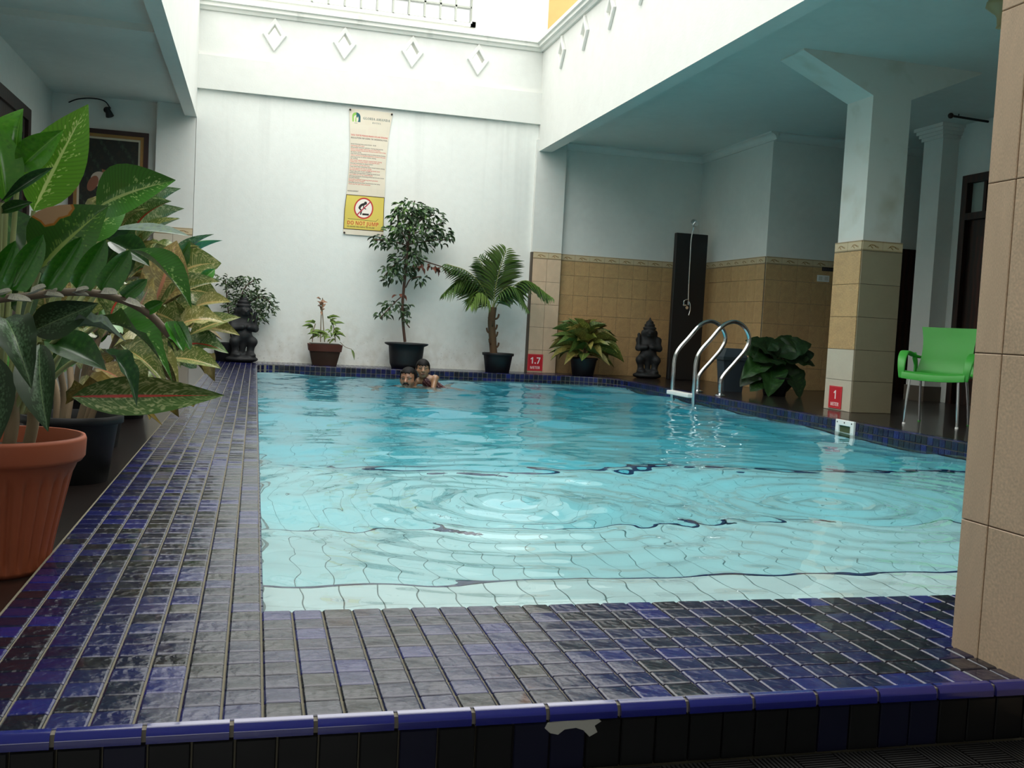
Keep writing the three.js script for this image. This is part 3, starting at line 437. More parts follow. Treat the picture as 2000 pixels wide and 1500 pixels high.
{ // hanging banner, its sides drawn in at mid height
  const L = (v) => { const x = 0.989 + (0.978 - 0.989) * (1 - v); return x + 0.035 * Math.sin(Math.PI * Math.min(1, (1 - v) * 1.25)) * 0.9; }, R = (v) => 1.507 - 0.055 * Math.sin(Math.PI / 2 * Math.min(1, (1 - v) * 2.2)) + 0.02 * Math.max(0, 0.25 - v);
  const m = canvasTex(700, 2000, (c, w, h) => {
    c.fillStyle = '#ded5c2'; c.fillRect(0, 0, w, h);
    for (let k = 0; k < 60; k++) { c.fillStyle = `rgba(${190 + k % 20},${175 + k % 15},150,0.06)`; c.fillRect((k * 137) % w, (k * 311) % h, 90 + (k * 53) % 120, 60 + (k * 29) % 100); }
    // emblem: an arch in two greens
    c.fillStyle = '#8fbf5a'; c.beginPath(); c.moveTo(45, 200); c.lineTo(45, 110); c.quadraticCurveTo(50, 55, 112, 50); c.lineTo(112, 200); c.fill(); c.fillStyle = '#ded5c2'; c.beginPath(); c.moveTo(70, 200); c.lineTo(70, 130); c.quadraticCurveTo(80, 95, 112, 92); c.lineTo(112, 110); c.quadraticCurveTo(92, 130, 92, 200); c.fill();
    c.fillStyle = '#1f5a63'; c.beginPath(); c.moveTo(112, 50); c.quadraticCurveTo(176, 56, 180, 120); c.lineTo(180, 200); c.lineTo(120, 200); c.quadraticCurveTo(150, 150, 112, 120); c.fill(); c.fillStyle = '#dcd8c8'; c.beginPath(); c.moveTo(135, 200); c.quadraticCurveTo(158, 150, 140, 110); c.quadraticCurveTo(120, 150, 128, 200); c.fill();
    c.fillStyle = '#55675f'; c.font = 'bold 16px sans-serif'; c.fillText('HOTEL', 80, 226);
    c.fillStyle = '#4b6160'; c.font = 'bold 50px serif'; c.textAlign = 'center'; c.fillText('GLORIA AMANDA', 450, 150); c.font = 'bold 32px serif'; c.fillText('H O T E L', 455, 205); c.textAlign = 'left';
    c.font = 'bold 35px sans-serif'; c.fillStyle = '#c0403a'; c.fillText('TATA TERTIB PENGGUNAAN KOLAM RENANG', 16, 424, 668); c.fillStyle = '#4b4742'; c.fillText('REGULATION FOR USING THE SWIMMING POOL', 16, 466, 668);
    const id = ['Kolam Renang buka pukul 06.00 - 18.00', 'Swimming pool open', 'Diharuskan memakai pakaian renang yang pantas', 'Please wear proper swimming suit at the pool', 'Dilarang membawa makanan atau minuman ke dalam kolam renang', 'No food or drink', 'Anak-anak harus didampingi orang tua selama berada di kolam', 'Children must be accompanied by parents at all times in the pool', 'Dilarang berlari di sekitar kolam renang', 'No running', 'Bilas badan dahulu sebelum masuk kolam renang', 'Please take a shower before entering the pool', 'Dilarang melompat ke dalam kolam', 'Do not jump into the pool area', 'Tamu hotel tidak dikenakan biaya masuk kolam renang', 'In house guests are free of charge', 'Barang berharga menjadi tanggung jawab tamu', 'Please take care of your valuables', 'Kehilangan barang bukan tanggung jawab hotel', 'Lost items are not our responsibility', 'Dilarang membawa binatang peliharaan ke area kolam', 'No pets allowed', 'Kerusakan menjadi tanggung jawab pemakai', 'Damage will be charged', 'Patuhilah peraturan demi keselamatan bersama', 'Thank you for your kind attention'];
    c.font = 'bold 25px sans-serif'; id.forEach((t, k) => { c.fillStyle = k % 3 === 1 ? '#c4564c' : k % 4 === 3 ? '#c4564c' : '#5c5750'; c.fillText(t, 16, 560 + k * 25.5, 660); });
    c.fillStyle = '#4b4742'; c.font = 'bold 28px sans-serif'; c.fillText('MANAGEMENT', 14, 1312);
    c.fillStyle = '#d8c45c'; c.fillRect(0, 1365, w, 545); c.fillStyle = '#4a3a22'; c.fillRect(0, 1360, w, 12); c.fillRect(0, 1905, w, 14); c.fillRect(0, 1365, 10, 545); c.fillRect(w - 10, 1365, 10, 545);
    c.fillStyle = '#eee6dc'; c.beginPath(); c.arc(335, 1565, 160, 0, 7); c.fill(); c.strokeStyle = '#c0392f'; c.lineWidth = 24; c.stroke();
    c.fillStyle = '#1c1713'; c.beginPath(); c.arc(360, 1480, 26, 0, 7); c.fill(); c.lineWidth = 40; c.lineCap = 'round'; c.strokeStyle = '#1c1713'; c.beginPath(); c.moveTo(335, 1500); c.quadraticCurveTo(275, 1510, 262, 1560); c.stroke(); c.lineWidth = 22; c.beginPath(); c.moveTo(262, 1570); c.lineTo(300, 1605); c.lineTo(288, 1662); c.stroke(); c.lineWidth = 16; c.beginPath(); c.moveTo(330, 1510); c.lineTo(330, 1560); c.lineTo(372, 1572); c.stroke(); c.fillRect(316, 1645, 116, 30);
    c.strokeStyle = '#b83a4a'; c.lineWidth = 20; c.beginPath(); c.moveTo(222, 1680); c.lineTo(448, 1452); c.stroke();
    c.strokeStyle = '#3a3020'; c.lineWidth = 6; c.beginPath(); c.moveTo(70, 1745); c.lineTo(560, 1760); c.lineTo(600, 1720); c.stroke(); c.fillStyle = '#e6cd68'; c.fillRect(60, 1765, 540, 75);
    c.fillStyle = '#c04a28'; c.font = 'bold 84px sans-serif'; c.fillText('DO NOT JUMP', 55, 1838, 560); c.fillStyle = '#3d3a22'; c.font = 'bold 30px sans-serif'; c.fillText('DILARANG MELOMPAT KE KOLAM', 58, 1880, 545);
  });
  const pos = [], uv = [], idx = [], N = 30, M = 8, z0 = BACK + 0.012;
  for (let side = 0; side < 2; side++) for (let j = 0; j <= N; j++) for (let i = 0; i <= M; i++) { const v = j / N, u = i / M; pos.push(L(v) + (R(v) - L(v)) * u, 1.562 + 1.482 * v, z0 - side * 0.003 + 0.012 * Math.sin(u * Math.PI) * (0.4 + 0.6 * v) + 0.006 * Math.sin(v * 21) * (u - 0.5)); uv.push(u, v); }
  const S = (N + 1) * (M + 1); for (let j = 0; j < N; j++) for (let i = 0; i < M; i++) { const a = j * (M + 1) + i; idx.push(a, a + 1, a + M + 2, a, a + M + 2, a + M + 1, S + a, S + a + M + 2, S + a + 1, S + a, S + a + M + 1, S + a + M + 2); }
  const g = new THREE.BufferGeometry(); g.setAttribute('position', new THREE.Float32BufferAttribute(pos, 3)); g.setAttribute('uv', new THREE.Float32BufferAttribute(uv, 2)); g.setIndex(idx); g.computeVertexNormals();
  const b = thing('banner', 'tall cloth banner with pool rules and yellow DO NOT JUMP panel', 'banner'); mesh('banner_cloth', g, std({ map: m, roughness: 0.75 }), b);
  for (const [x, y] of [[1.0, 3.03], [1.495, 3.025], [0.99, 1.58], [1.44, 1.58]]) { const n = mesh('nail', new THREE.SphereGeometry(0.012, 10, 8), darkWood, b); n.position.set(x, y, z0 + 0.012); }
}
function depthSign(name, num, label, w, h, place) {
  const m = canvasTex(256, 280, (c, W2, H2) => { c.fillStyle = '#c41f2b'; c.fillRect(0, 0, W2, H2); c.strokeStyle = '#d9656a'; c.lineWidth = 5; c.strokeRect(8, 8, W2 - 16, H2 - 16); c.fillStyle = '#f2e9e6'; c.textAlign = 'center'; c.font = 'bold 150px sans-serif'; c.save(); c.translate(128, 160); c.scale(num === '1' ? 0.9 : 0.85, 1.0); c.fillText(num, 0, 0); c.restore(); c.font = 'bold 62px sans-serif'; c.save(); c.translate(128, 248); c.scale(0.85, 1); c.fillText('METER', 0, 0); c.restore(); });
  const t = thing(name, label, 'sign'); const p = mesh('sign_plate', flatTile(w, h, 0.006, 0.0015), std({ map: m, roughness: 0.35 }), t); place(t); return t;
}
depthSign('depth_sign', '1.7', 'red 1.7 METER depth sign on the pilaster foot', 0.20, 0.21, (t) => t.position.set(3.427, 0.127, -11.818));
depthSign('depth_sign', '1', 'red 1 METER depth sign at the foot of the gallery column', 0.185, 0.19, (t) => { t.position.set(4.789, 0.109, -7.30); t.rotation.y = -Math.PI / 2; });

{ // framed painting
  const t = thing('painting', 'large dark painting in gilt wooden frame on the gallery wall', 'painting', [-1.66, 1.82, -12.0]), w = 0.83, h = 1.44;
  const rail = (d, o, z0, z1) => merge([box(-w / 2 + o, w / 2 - o, h / 2 - o - d, h / 2 - o, z0, z1), box(-w / 2 + o, w / 2 - o, -h / 2 + o, -h / 2 + o + d, z0, z1), box(-w / 2 + o, -w / 2 + o + d, -h / 2 + o + d, h / 2 - o - d, z0, z1), box(w / 2 - o - d, w / 2 - o, -h / 2 + o + d, h / 2 - o - d, z0, z1)]);
  mesh('outer_frame', rail(0.05, 0, 0, 0.05), std({ color: lin(0.035, 0.012, 0.010), roughness: 0.4 }), t); mesh('gilt_frame', rail(0.035, 0.05, 0, 0.04), std({ color: lin(0.32, 0.17, 0.05), roughness: 0.4, metalness: 0.3 }), t); mesh('linen_slip', rail(0.022, 0.085, 0, 0.028), std({ color: lin(0.55, 0.5, 0.38), roughness: 0.8 }), t);
  const m = canvasTex(512, 900, (c, W2, H2) => { c.fillStyle = '#151a14'; c.fillRect(0, 0, W2, H2); for (let k = 0; k < 500; k++) { const x = (k * 193) % W2, y = (k * 367) % H2; c.fillStyle = ['rgba(40,58,42,.5)', 'rgba(22,30,22,.6)', 'rgba(70,84,66,.3)', 'rgba(66,42,22,.35)'][k % 4]; c.beginPath(); c.ellipse(x, y, 8 + k % 22, 5 + k % 9, k, 0, 7); c.fill(); }
    c.fillStyle = '#8d5b3c'; c.beginPath(); c.ellipse(230, 250, 34, 42, 0.2, 0, 7); c.fill(); c.fillStyle = '#120d0b'; c.beginPath(); c.ellipse(222, 222, 42, 30, 0, 0, 7); c.fill(); c.fillStyle = '#b8a898'; c.beginPath(); c.ellipse(170, 330, 70, 60, -0.3, 0, 7); c.fill(); c.fillStyle = '#84503a'; c.beginPath(); c.ellipse(120, 370, 40, 70, 0.5, 0, 7); c.fill(); c.fillStyle = '#7c4a1c'; for (let k = 0; k < 18; k++) { c.beginPath(); c.ellipse(380 + (k * 37) % 90, 690 + (k * 29) % 120, 18, 14, k, 0, 7); c.fill(); } });
  mesh('canvas', box(-w / 2 + 0.1, w / 2 - 0.1, -h / 2 + 0.1, h / 2 - 0.1, 0, 0.018).clone(), std({ color: 0x10140f, roughness: 0.5 }), t); const cv = mesh('painted_face', flatTile(w - 0.2, h - 0.2, 0.004, 0.001), std({ map: m, roughness: 0.5 }), t); cv.position.z = 0.016;
}
{ // picture lamp above the painting, its wire sagging along the wall
  const z = -11.93, t = thing('picture_lamp', 'small black spotlight with wire above the painting', 'lamp'); const p = atZ(213, 222, z);
  const s = mesh('lamp_head', lathe([[0.0, 0.075], [0.02, 0.07], [0.03, 0.03], [0.045, -0.03], [0.04, -0.035], [0.001, -0.03]], 20), blackPlastic, t); s.position.copy(p); s.rotation.set(0.5, 0, 0.25); const b = mesh('mount', new THREE.SphereGeometry(0.035, 14, 10), blackPlastic, t); b.position.copy(p).add(V(-0.03, 0.045, -0.035));
  mesh('wire', tube([[134, 200], [150, 194], [180, 192], [205, 198], [216, 212]].map(([x, y]) => atZ(x, y, -11.985)), 0.007, 30, 6), blackPlastic, t);
}
{ // dark door in the side wall
  const d = structGroup('door_3', 'dark wooden door in the side wall above the leafy plants', 'door');
  mesh('door_frame', merge([box(-2.29, -2.22, 0, 2.46, -10.75, -10.63), box(-2.29, -2.22, 0, 2.46, -8.9, -8.78), box(-2.29, -2.22, 2.34, 2.46, -10.63, -8.9)]), darkWood, d); mesh('door_leaf', box(-2.28, -2.25, 0, 2.34, -10.63, -8.9), darkWood, d); mesh('door_glass', box(-2.255, -2.24, 0.9, 2.2, -10.5, -9.9), phy({ color: lin(0.03, 0.04, 0.04), roughness: 0.1 }), d);
}
{ // stainless ladder
  const t = thing('pool_ladder', 'stainless steel pool ladder with looped handrails and white tread', 'ladder');
  const rail = (z, dz) => { const P2 = [[1354, 796], [1357, 735], [1361, 701], [1368, 686], [1388, 663], [1409, 639], [1421, 631], [1435, 628.5], [1450, 635], [1461, 651], [1463, 667], [1454, 686], [1434, 710], [1413, 734], [1408, 744], [1407, 758]].map(([x, y]) => atZ(x, y, -8.62)); const pts = P2.map((p) => V(p.x, p.y, z)); pts.unshift(V(pts[0].x, -0.62, z)); const e = pts[pts.length - 1]; pts.push(V(e.x + 0.003, 0.012, z)); return pts; };
  for (const z of [-8.62, -9.12]) { const pts = rail(z), r = mesh('handrail', tube(pts, 0.0205, 120, 14), chrome, t); const e = pts[pts.length - 1]; const f = mesh('flange', lathe([[0.0205, 0.022], [0.03, 0.018], [0.055, 0.008], [0.058, 0], [0.02, 0]], 24), chrome, r); f.position.set(e.x, 0.0, e.z); }
  const x = atZ(1354, 780, -8.62).x; for (const [y, m] of [[-0.012, whitePlastic], [-0.28, whitePlastic], [-0.55, whitePlastic]]) { const s = mesh('tread', new RoundedBoxGeometry(0.085, 0.04, 0.50, 3, 0.008), m, t); s.position.set(x - 0.02, y, -8.87); }
}
{ // skimmer mouth in the rim
  const t = thing('pool_skimmer', 'white square skimmer frame set in the blue pool rim', 'skimmer', [4.244, 0, -6.305]); const s = new THREE.Shape(); s.moveTo(-0.112, -0.15); s.lineTo(0.112, -0.15); s.lineTo(0.112, 0.0); s.lineTo(-0.112, 0.0); s.closePath(); const h = new THREE.Path(); h.moveTo(-0.075, -0.12); h.lineTo(-0.075, -0.035); h.lineTo(0.075, -0.035); h.lineTo(0.075, -0.12); h.closePath(); s.holes.push(h);
  const g = new THREE.ExtrudeGeometry(s, { depth: 0.014, bevelEnabled: true, bevelThickness: 0.003, bevelSize: 0.003, bevelSegments: 1 }); g.rotateY(-Math.PI / 2); mesh('frame', g, whitePlastic, t); mesh('mouth', box(-0.004, 0.004, -0.125, -0.03, -0.08, 0.08), std({ color: lin(0.06, 0.08, 0.03), roughness: 0.8 }), t);
  for (const [z, y] of [[-0.09, -0.015], [0, -0.015], [0.09, -0.015], [-0.095, -0.09], [0.095, -0.09]]) { const b = mesh('screw', new THREE.SphereGeometry(0.006, 8, 6), std({ color: lin(0.12, 0.12, 0.12), roughness: 0.5 }), t); b.position.set(-0.017, y, z); }
}
{ // shower on a black panel
  const z = -11.36, a = atZ(1322, 454, z), b = atZ(1384, 454, z), t = thing('shower_panel', 'tall black shower panel with chrome pipe in the tiled corner', 'shower');
  const body = mesh('panel_board', new RoundedBoxGeometry(b.x - a.x, a.y, 0.07, 2, 0.01), std({ color: lin(0.006, 0.006, 0.007), roughness: 0.55, map: grain }), t); body.position.set((a.x + b.x) / 2, a.y / 2, z - 0.035);
  const q = (x, y, d) => { const p = atZ(x, y, z + d); return p; };
  mesh('riser_pipe', tube([q(1344, 596, 0.03), q(1345, 560, 0.03), q(1348, 500, 0.03), q(1350, 466, 0.03), q(1354, 448, 0.05), q(1357, 437, 0.09)], 0.009, 40, 8), chrome, t);
  const hd = mesh('shower_head', lathe([[0.001, 0.03], [0.012, 0.028], [0.016, 0.012], [0.05, 0.0], [0.052, -0.008], [0.001, -0.01]], 20), chrome, t); hd.position.copy(q(1357, 435, 0.1)); hd.rotation.x = 1.15;
  mesh('hose', tube([q(1336, 598, 0.04), q(1336, 588, 0.05), q(1342, 585, 0.05), q(1347, 592, 0.05), q(1348, 604, 0.05), q(1345, 616, 0.05)], 0.007, 30, 8), chrome, t);
  const v = mesh('valve', new THREE.CylinderGeometry(0.02, 0.02, 0.05, 14), chrome, t); v.rotation.x = Math.PI / 2; v.position.copy(q(1340, 601, 0.03)); const k = mesh('handle', new RoundedBoxGeometry(0.05, 0.014, 0.014, 2, 0.004), chrome, t); k.position.copy(q(1337, 596, 0.06));
}
{ // swing-top bin
  const p = atY(1427, 767, 0), t = thing('waste_bin', 'slate grey swing-top waste bin behind the ladder', 'bin', [p.x + 0.12, 0, p.z - 0.25], -0.1), grey = std({ color: lin(0.03, 0.045, 0.058), roughness: 0.5 });
  const prism = (w0, d0, w1, d1, y0, y1) => { const g = new THREE.CylinderGeometry(1, 1, 1, 4, 1); g.rotateY(Math.PI / 4); const q = g.toNonIndexed(), a = q.attributes.position; for (let i = 0; i < a.count; i++) { const up = a.getY(i) > 0; a.setXYZ(i, Math.sign(a.getX(i)) * (Math.abs(a.getX(i)) < 1e-4 ? 0 : (up ? w1 : w0) / 2), up ? y1 : y0, Math.sign(a.getZ(i)) * (Math.abs(a.getZ(i)) < 1e-4 ? 0 : (up ? d1 : d0) / 2)); } q.computeVertexNormals(); return metreUV(q); };
  mesh('bin_body', prism(0.20, 0.17, 0.255, 0.21, 0, 0.335), grey, t); mesh('rim', prism(0.275, 0.23, 0.275, 0.23, 0.33, 0.365), std({ color: lin(0.03, 0.042, 0.05), roughness: 0.5 }), t); mesh('swing_lid', prism(0.27, 0.225, 0.17, 0.10, 0.362, 0.455), grey, t);
}
{ // green armchair
  const A = V(4.643, 0, -6.184), B = V(4.87, 0, -5.901), mid = A.clone().add(B).multiplyScalar(0.5), e = B.clone().sub(A).normalize(), turn = Math.atan2(-(-0.625), 1) * 0;
  const f = V(-e.z, 0, e.x); // front of the chair, towards the pool
  const t = thing('armchair', 'bright green plastic armchair with slim metal legs', 'chair', [mid.x, 0, mid.z], Math.atan2(f.x, f.z)); // local +z = front, +x = chair's own side
  const green = phy({ color: lin(0.05, 0.36, 0.045), roughness: 0.42 }), w = 0.40;
  // shell: seat and back in one, side profile in (z, y)
  const prof = [[0.03, 0.325], [0.025, 0.362], [-0.02, 0.372], [-0.15, 0.355], [-0.28, 0.345], [-0.345, 0.365], [-0.38, 0.43], [-0.405, 0.53], [-0.43, 0.64], [-0.445, 0.725]].map(([z, y]) => V(0, y, z)), c = new THREE.CatmullRomCurve3(prof), N = 40, M = 12, pos = [], idx = [];
  for (let s = 0; s < 2; s++) for (let j = 0; j <= N; j++) { const p = c.getPointAt(j / N), T = c.getTangentAt(j / N), n = V(0, -T.z, T.y).multiplyScalar(-1), v = j / N, hw = v < 0.5 ? w / 2 + 0.015 : w / 2 + 0.015 - 0.035 * Math.sin(Math.PI * Math.min(1, (v - 0.5) / 0.5) * 0.9) + 0.0; for (let i = 0; i <= M; i++) { const u = i / M * 2 - 1, dish = 0.016 * (u * u); const q = p.clone().addScaledVector(n, -dish * (v < 0.12 ? 0.3 : -1) * 0 + (s ? -0.012 : 0)); pos.push(u * hw, q.y + (v < 0.55 ? dish * 0.8 : 0), q.z + (v >= 0.5 ? dish * 1.6 : 0)); } }
  const S = (N + 1) * (M + 1), quad = (a, b2, c2, d) => idx.push(a, b2, c2, a, c2, d); for (let j = 0; j < N; j++) for (let i = 0; i < M; i++) { const a = j * (M + 1) + i; quad(a, a + 1, a + M + 2, a + M + 1); quad(S + a, S + a + M + 1, S + a + M + 2, S + a + 1); } for (let j = 0; j < N; j++) for (const i of [0, M]) { const a = j * (M + 1) + i; quad(a, a + M + 1, S + a + M + 1, S + a); } for (let i = 0; i < M; i++) for (const j of [0, N]) { const a = j * (M + 1) + i; quad(a, a + 1, S + a + 1, S + a); }
  const g = new THREE.BufferGeometry(); g.setAttribute('position', new THREE.Float32BufferAttribute(pos, 3)); g.setIndex(idx); g.computeVertexNormals(); mesh('seat_shell', toCreasedNormals(g.toNonIndexed(), 0.8), green, t);
  for (const s of [-1, 1]) {
    const x = s * (w / 2 + 0.018), a = [[x, 0.34, 0.02], [x * 1.03, 0.42, 0.015], [x * 1.06, 0.49, -0.02], [x * 1.08, 0.53, -0.09], [x * 1.06, 0.525, -0.19], [x * 1.0, 0.505, -0.29], [x * 0.93, 0.495, -0.385]].map((q) => V(...q)); mesh('armrest', sweep(a, 0.05, 0.018, V(1, 0, 0), 40, true, (u) => 0.8 + 0.5 * Math.sin(Math.PI * u)), green, t);
    mesh('arm_gusset', sweep([V(x * 0.98, 0.505, -0.28), V(x * 0.97, 0.45, -0.33), V(x * 0.96, 0.38, -0.33)], 0.018, 0.075, V(1, 0, 0), 16), green, t);
    mesh('leg', tube([V(s * 0.165, 0.345, -0.01), V(s * 0.175, 0.17, 0.0), V(s * 0.1815, 0.0, 0.0)], 0.0095, 12, 10), chrome, t); mesh('leg', tube([V(s * 0.16, 0.345, -0.3), V(s * 0.17, 0.17, -0.36), V(s * 0.175, 0.0, -0.41)], 0.0095, 12, 10), chrome, t);
    for (const [fx, fz] of [[s * 0.1815, 0], [s * 0.175, -0.41]]) { const k = mesh('foot_cap', new THREE.CylinderGeometry(0.011, 0.012, 0.014, 12), fz ? green : whitePlastic, t); k.position.set(fx, 0.007, fz); }
  }
}
{ // switch and plate on the gallery wall
  const p = atZ(1608, 544, -10.085), t = thing('light_switch', 'white double light switch on the shaded tiled wall', 'switch', [p.x, p.y, -10.089]); mesh('plate', new RoundedBoxGeometry(0.16, 0.075, 0.012, 2, 0.004), whitePlastic, t); for (const x of [-0.038, 0.038]) { const r = mesh('rocker', new RoundedBoxGeometry(0.045, 0.045, 0.008, 2, 0.003), std({ color: lin(0.6, 0.6, 0.55), roughness: 0.4 }), t); r.position.set(x, 0, 0.007); }
  const q = atZ(1617, 526, -10.085), u = thing('wall_vent', 'small dark vent plate above the light switch', 'vent', [q.x, q.y, -10.089]); mesh('plate', new RoundedBoxGeometry(0.15, 0.045, 0.014, 2, 0.004), blackPlastic, u); for (let k = 0; k < 5; k++) { const s = mesh('slat', new RoundedBoxGeometry(0.018, 0.03, 0.006, 1, 0.002), std({ color: lin(0.05, 0.05, 0.06), roughness: 0.5 }), u); s.position.set(-0.055 + k * 0.0275, 0, 0.009); }
}
{ // notices on the door
  const paper = canvasTex(128, 200, (c, w, h) => { c.fillStyle = '#d6d2ca'; c.fillRect(0, 0, w, h); c.strokeStyle = '#b04038'; c.lineWidth = 9; c.beginPath(); c.arc(64, 48, 28, 0, 7); c.stroke(); c.beginPath(); c.moveTo(44, 68); c.lineTo(84, 28); c.stroke(); c.fillStyle = '#4a4644'; for (let k = 0; k < 7; k++) c.fillRect(16 + (k % 2) * 6, 96 + k * 13, 94 - (k % 3) * 12, 7); });
  const blue = canvasTex(128, 128, (c, w, h) => { c.fillStyle = '#c4d4dc'; c.fillRect(0, 0, w, h); c.fillStyle = '#3f87bb'; c.fillRect(0, 0, w, 60); c.fillStyle = '#7fb0cf'; c.fillRect(8, 70, 90, 30); });
  const a = thing('door_notice', 'white paper notice with red prohibition ring on the dark door', 'notice', [7.074, 1.52, -8.22], -Math.PI / 2); mesh('sheet', flatTile(0.15, 0.24, 0.002, 0.0005), std({ map: paper, roughness: 0.7 }), a);
  const b = thing('door_notice', 'blue and white card hanging under the paper notice', 'notice', [7.074, 1.31, -8.2], -Math.PI / 2); mesh('sheet', flatTile(0.15, 0.16, 0.002, 0.0005), std({ map: blue, roughness: 0.6 }), b);
}
{ // rod under the ceiling, pendant lamp
  const a = atY(1857, 226, 2.87), b = atY(1932, 238, 2.87); const r = thing('ceiling_rod', 'thin dark rod under the gallery ceiling near the door', 'rod'); mesh('rod', tube([a, a.clone().lerp(b, 0.5), b.clone().lerp(a, -0.3)], 0.012, 8, 8), blackPlastic, r); const k = mesh('finial', new THREE.SphereGeometry(0.028, 12, 10), darkWood, r); k.position.copy(a); for (const q of [0.2, 1.1]) mesh('hanger', tube([a.clone().lerp(b, q), a.clone().lerp(b, q).setY(2.9)], 0.006, 2, 6), blackPlastic, r);
  const p = atZ(1950, 8, -5.4), l = thing('ceiling_lamp', 'unlit amber glass ceiling lamp beside the near pillar', 'lamp', [p.x + 0.02, 2.9, p.z]); mesh('canopy', lathe([[0.001, 0], [0.06, 0], [0.055, -0.02], [0.012, -0.03], [0.012, -0.06]], 20), std({ color: lin(0.25, 0.15, 0.04), roughness: 0.35, metalness: 0.6 }), l); mesh('glass_shade', lathe([[0.012, -0.05], [0.05, -0.06], [0.085, -0.10], [0.09, -0.13], [0.05, -0.165], [0.03, -0.18], [0.02, -0.2], [0.016, -0.25], [0.022, -0.265], [0.001, -0.275]], 24), std({ color: lin(0.42, 0.32, 0.16), roughness: 0.4 }), l);
}
// ---------------------------------------------------------------- plants
const leafGeo = ({ n = 10, m = 4, shape = 0, bow = 0.08, fold = 0.15, wave = 0, twist = 0, notch = 0 }) => {
  const pos = [], uv = [], idx = [];
  const wd = (v) => shape === 1 ? Math.pow(Math.sin(Math.PI * Math.pow(v, 0.62)), 0.75) : shape === 2 ? Math.pow(Math.sin(Math.PI * Math.pow(v, 1.35)), 0.9) : shape === 3 ? Math.pow(Math.max(0, 1 - Math.pow(Math.abs(v * 2 - 0.75) / 1.25, 2.2)), 0.7) : Math.pow(Math.sin(Math.PI * Math.pow(v, 0.85)), 0.95);
  for (let j = 0; j <= n; j++) for (let i = -m; i <= m; i++) {
    const v = j / n, s = i / m, w = j === 0 || j === n ? 0.015 : Math.max(0.015, wd(v)), x = s * w * 0.5, tw = twist * v;
    const y = bow * 4 * v * (1 - v) + Math.abs(s) * w * fold + wave * Math.sin(v * 19 + (i > 0 ? 1.3 : 0)) * Math.abs(s) * w;
    pos.push(x * Math.cos(tw) - y * Math.sin(tw) * 0.2, y + x * Math.sin(tw), v - notch * (1 - v) * s * s * 0.5); uv.push(s * 0.5 + 0.5, v);
  }
  const K = 2 * m + 1; for (let j = 0; j < n; j++) for (let i = 0; i < K - 1; i++) { const a = j * K + i; idx.push(a, a + K, a + K + 1, a, a + K + 1, a + 1); }
  const g = new THREE.BufferGeometry(); g.setAttribute('position', new THREE.Float32BufferAttribute(pos, 3)); g.setAttribute('uv', new THREE.Float32BufferAttribute(uv, 2)); g.setIndex(idx); g.computeVertexNormals(); return g;
};
const basisTo = (base, tip, up) => { const z = tip.clone().sub(base).normalize(), x = up.clone().cross(z).normalize(), y = z.clone().cross(x); return new THREE.Matrix4().makeBasis(x, y, z); };
function putLeaf(parent, name, geo, mat, base, tip, up, width) {
  const m = mesh(name, geo, mat, parent), L = base.distanceTo(tip); m.position.copy(base); m.quaternion.setFromRotationMatrix(basisTo(base, tip, up)); m.scale.set(width, L, L); return m;
}
const leafMat = (map, o = {}) => phy({ map, side: THREE.DoubleSide, roughness: 0.4, clearcoat: 0.6, clearcoatRoughness: 0.18, ...o });
// leaf prints: u across, v from stalk (canvas bottom) to tip
function leafTex(draw, w = 128, h = 256) { return canvasTex(w, h, draw); }
const dieff = (base, rib, specks, spot) => leafTex((c, w, h) => {
  c.fillStyle = base; c.fillRect(0, 0, w, h); let s = 5; const q = () => (s = (s * 16807) % 2147483647) / 2147483647;
  for (let k = 0; k < 26; k++) { const y = h - k * h / 26; c.strokeStyle = 'rgba(30,60,12,0.16)'; c.lineWidth = 3; for (const d of [-1, 1]) { c.beginPath(); c.moveTo(w / 2, y); c.lineTo(w / 2 + d * w * 0.55, y - 46); c.stroke(); } }
  c.fillStyle = specks; for (let k = 0; k < 130; k++) { const a = (q() + q() - 1) * 0.8, y = q() * h; c.save(); c.translate(w / 2 + a * w / 2, y); c.rotate(a > 0 ? -0.8 : 0.8); c.globalAlpha = 0.75; c.fillRect(-1, -1, 3 + q() * 9, 1.2 + q() * 2); c.restore(); } c.globalAlpha = 1;
  c.fillStyle = rib; c.beginPath(); c.moveTo(w / 2 - 6, h); c.lineTo(w / 2 - 2.5, h * 0.35); c.lineTo(w / 2, 0); c.lineTo(w / 2 + 2.5, h * 0.35); c.lineTo(w / 2 + 6, h); c.fill();
  if (spot) { c.fillStyle = '#c07a2a'; c.beginPath(); c.moveTo(w, h * 0.58); c.lineTo(w - 14, h * 0.56); c.lineTo(w - 25, h * 0.57); c.lineTo(w - 33, h * 0.49); c.lineTo(w - 29, h * 0.4); c.lineTo(w - 31, h * 0.31); c.lineTo(w - 16, h * 0.23); c.lineTo(w, h * 0.21); c.fill(); c.fillStyle = '#c9a07c'; c.beginPath(); c.moveTo(w, h * 0.56); c.lineTo(w - 14, h * 0.54); c.lineTo(w - 23, h * 0.55); c.lineTo(w - 29, h * 0.48); c.lineTo(w - 25, h * 0.4); c.lineTo(w - 27, h * 0.32); c.lineTo(w - 15, h * 0.25); c.lineTo(w, h * 0.23); c.fill(); }
});
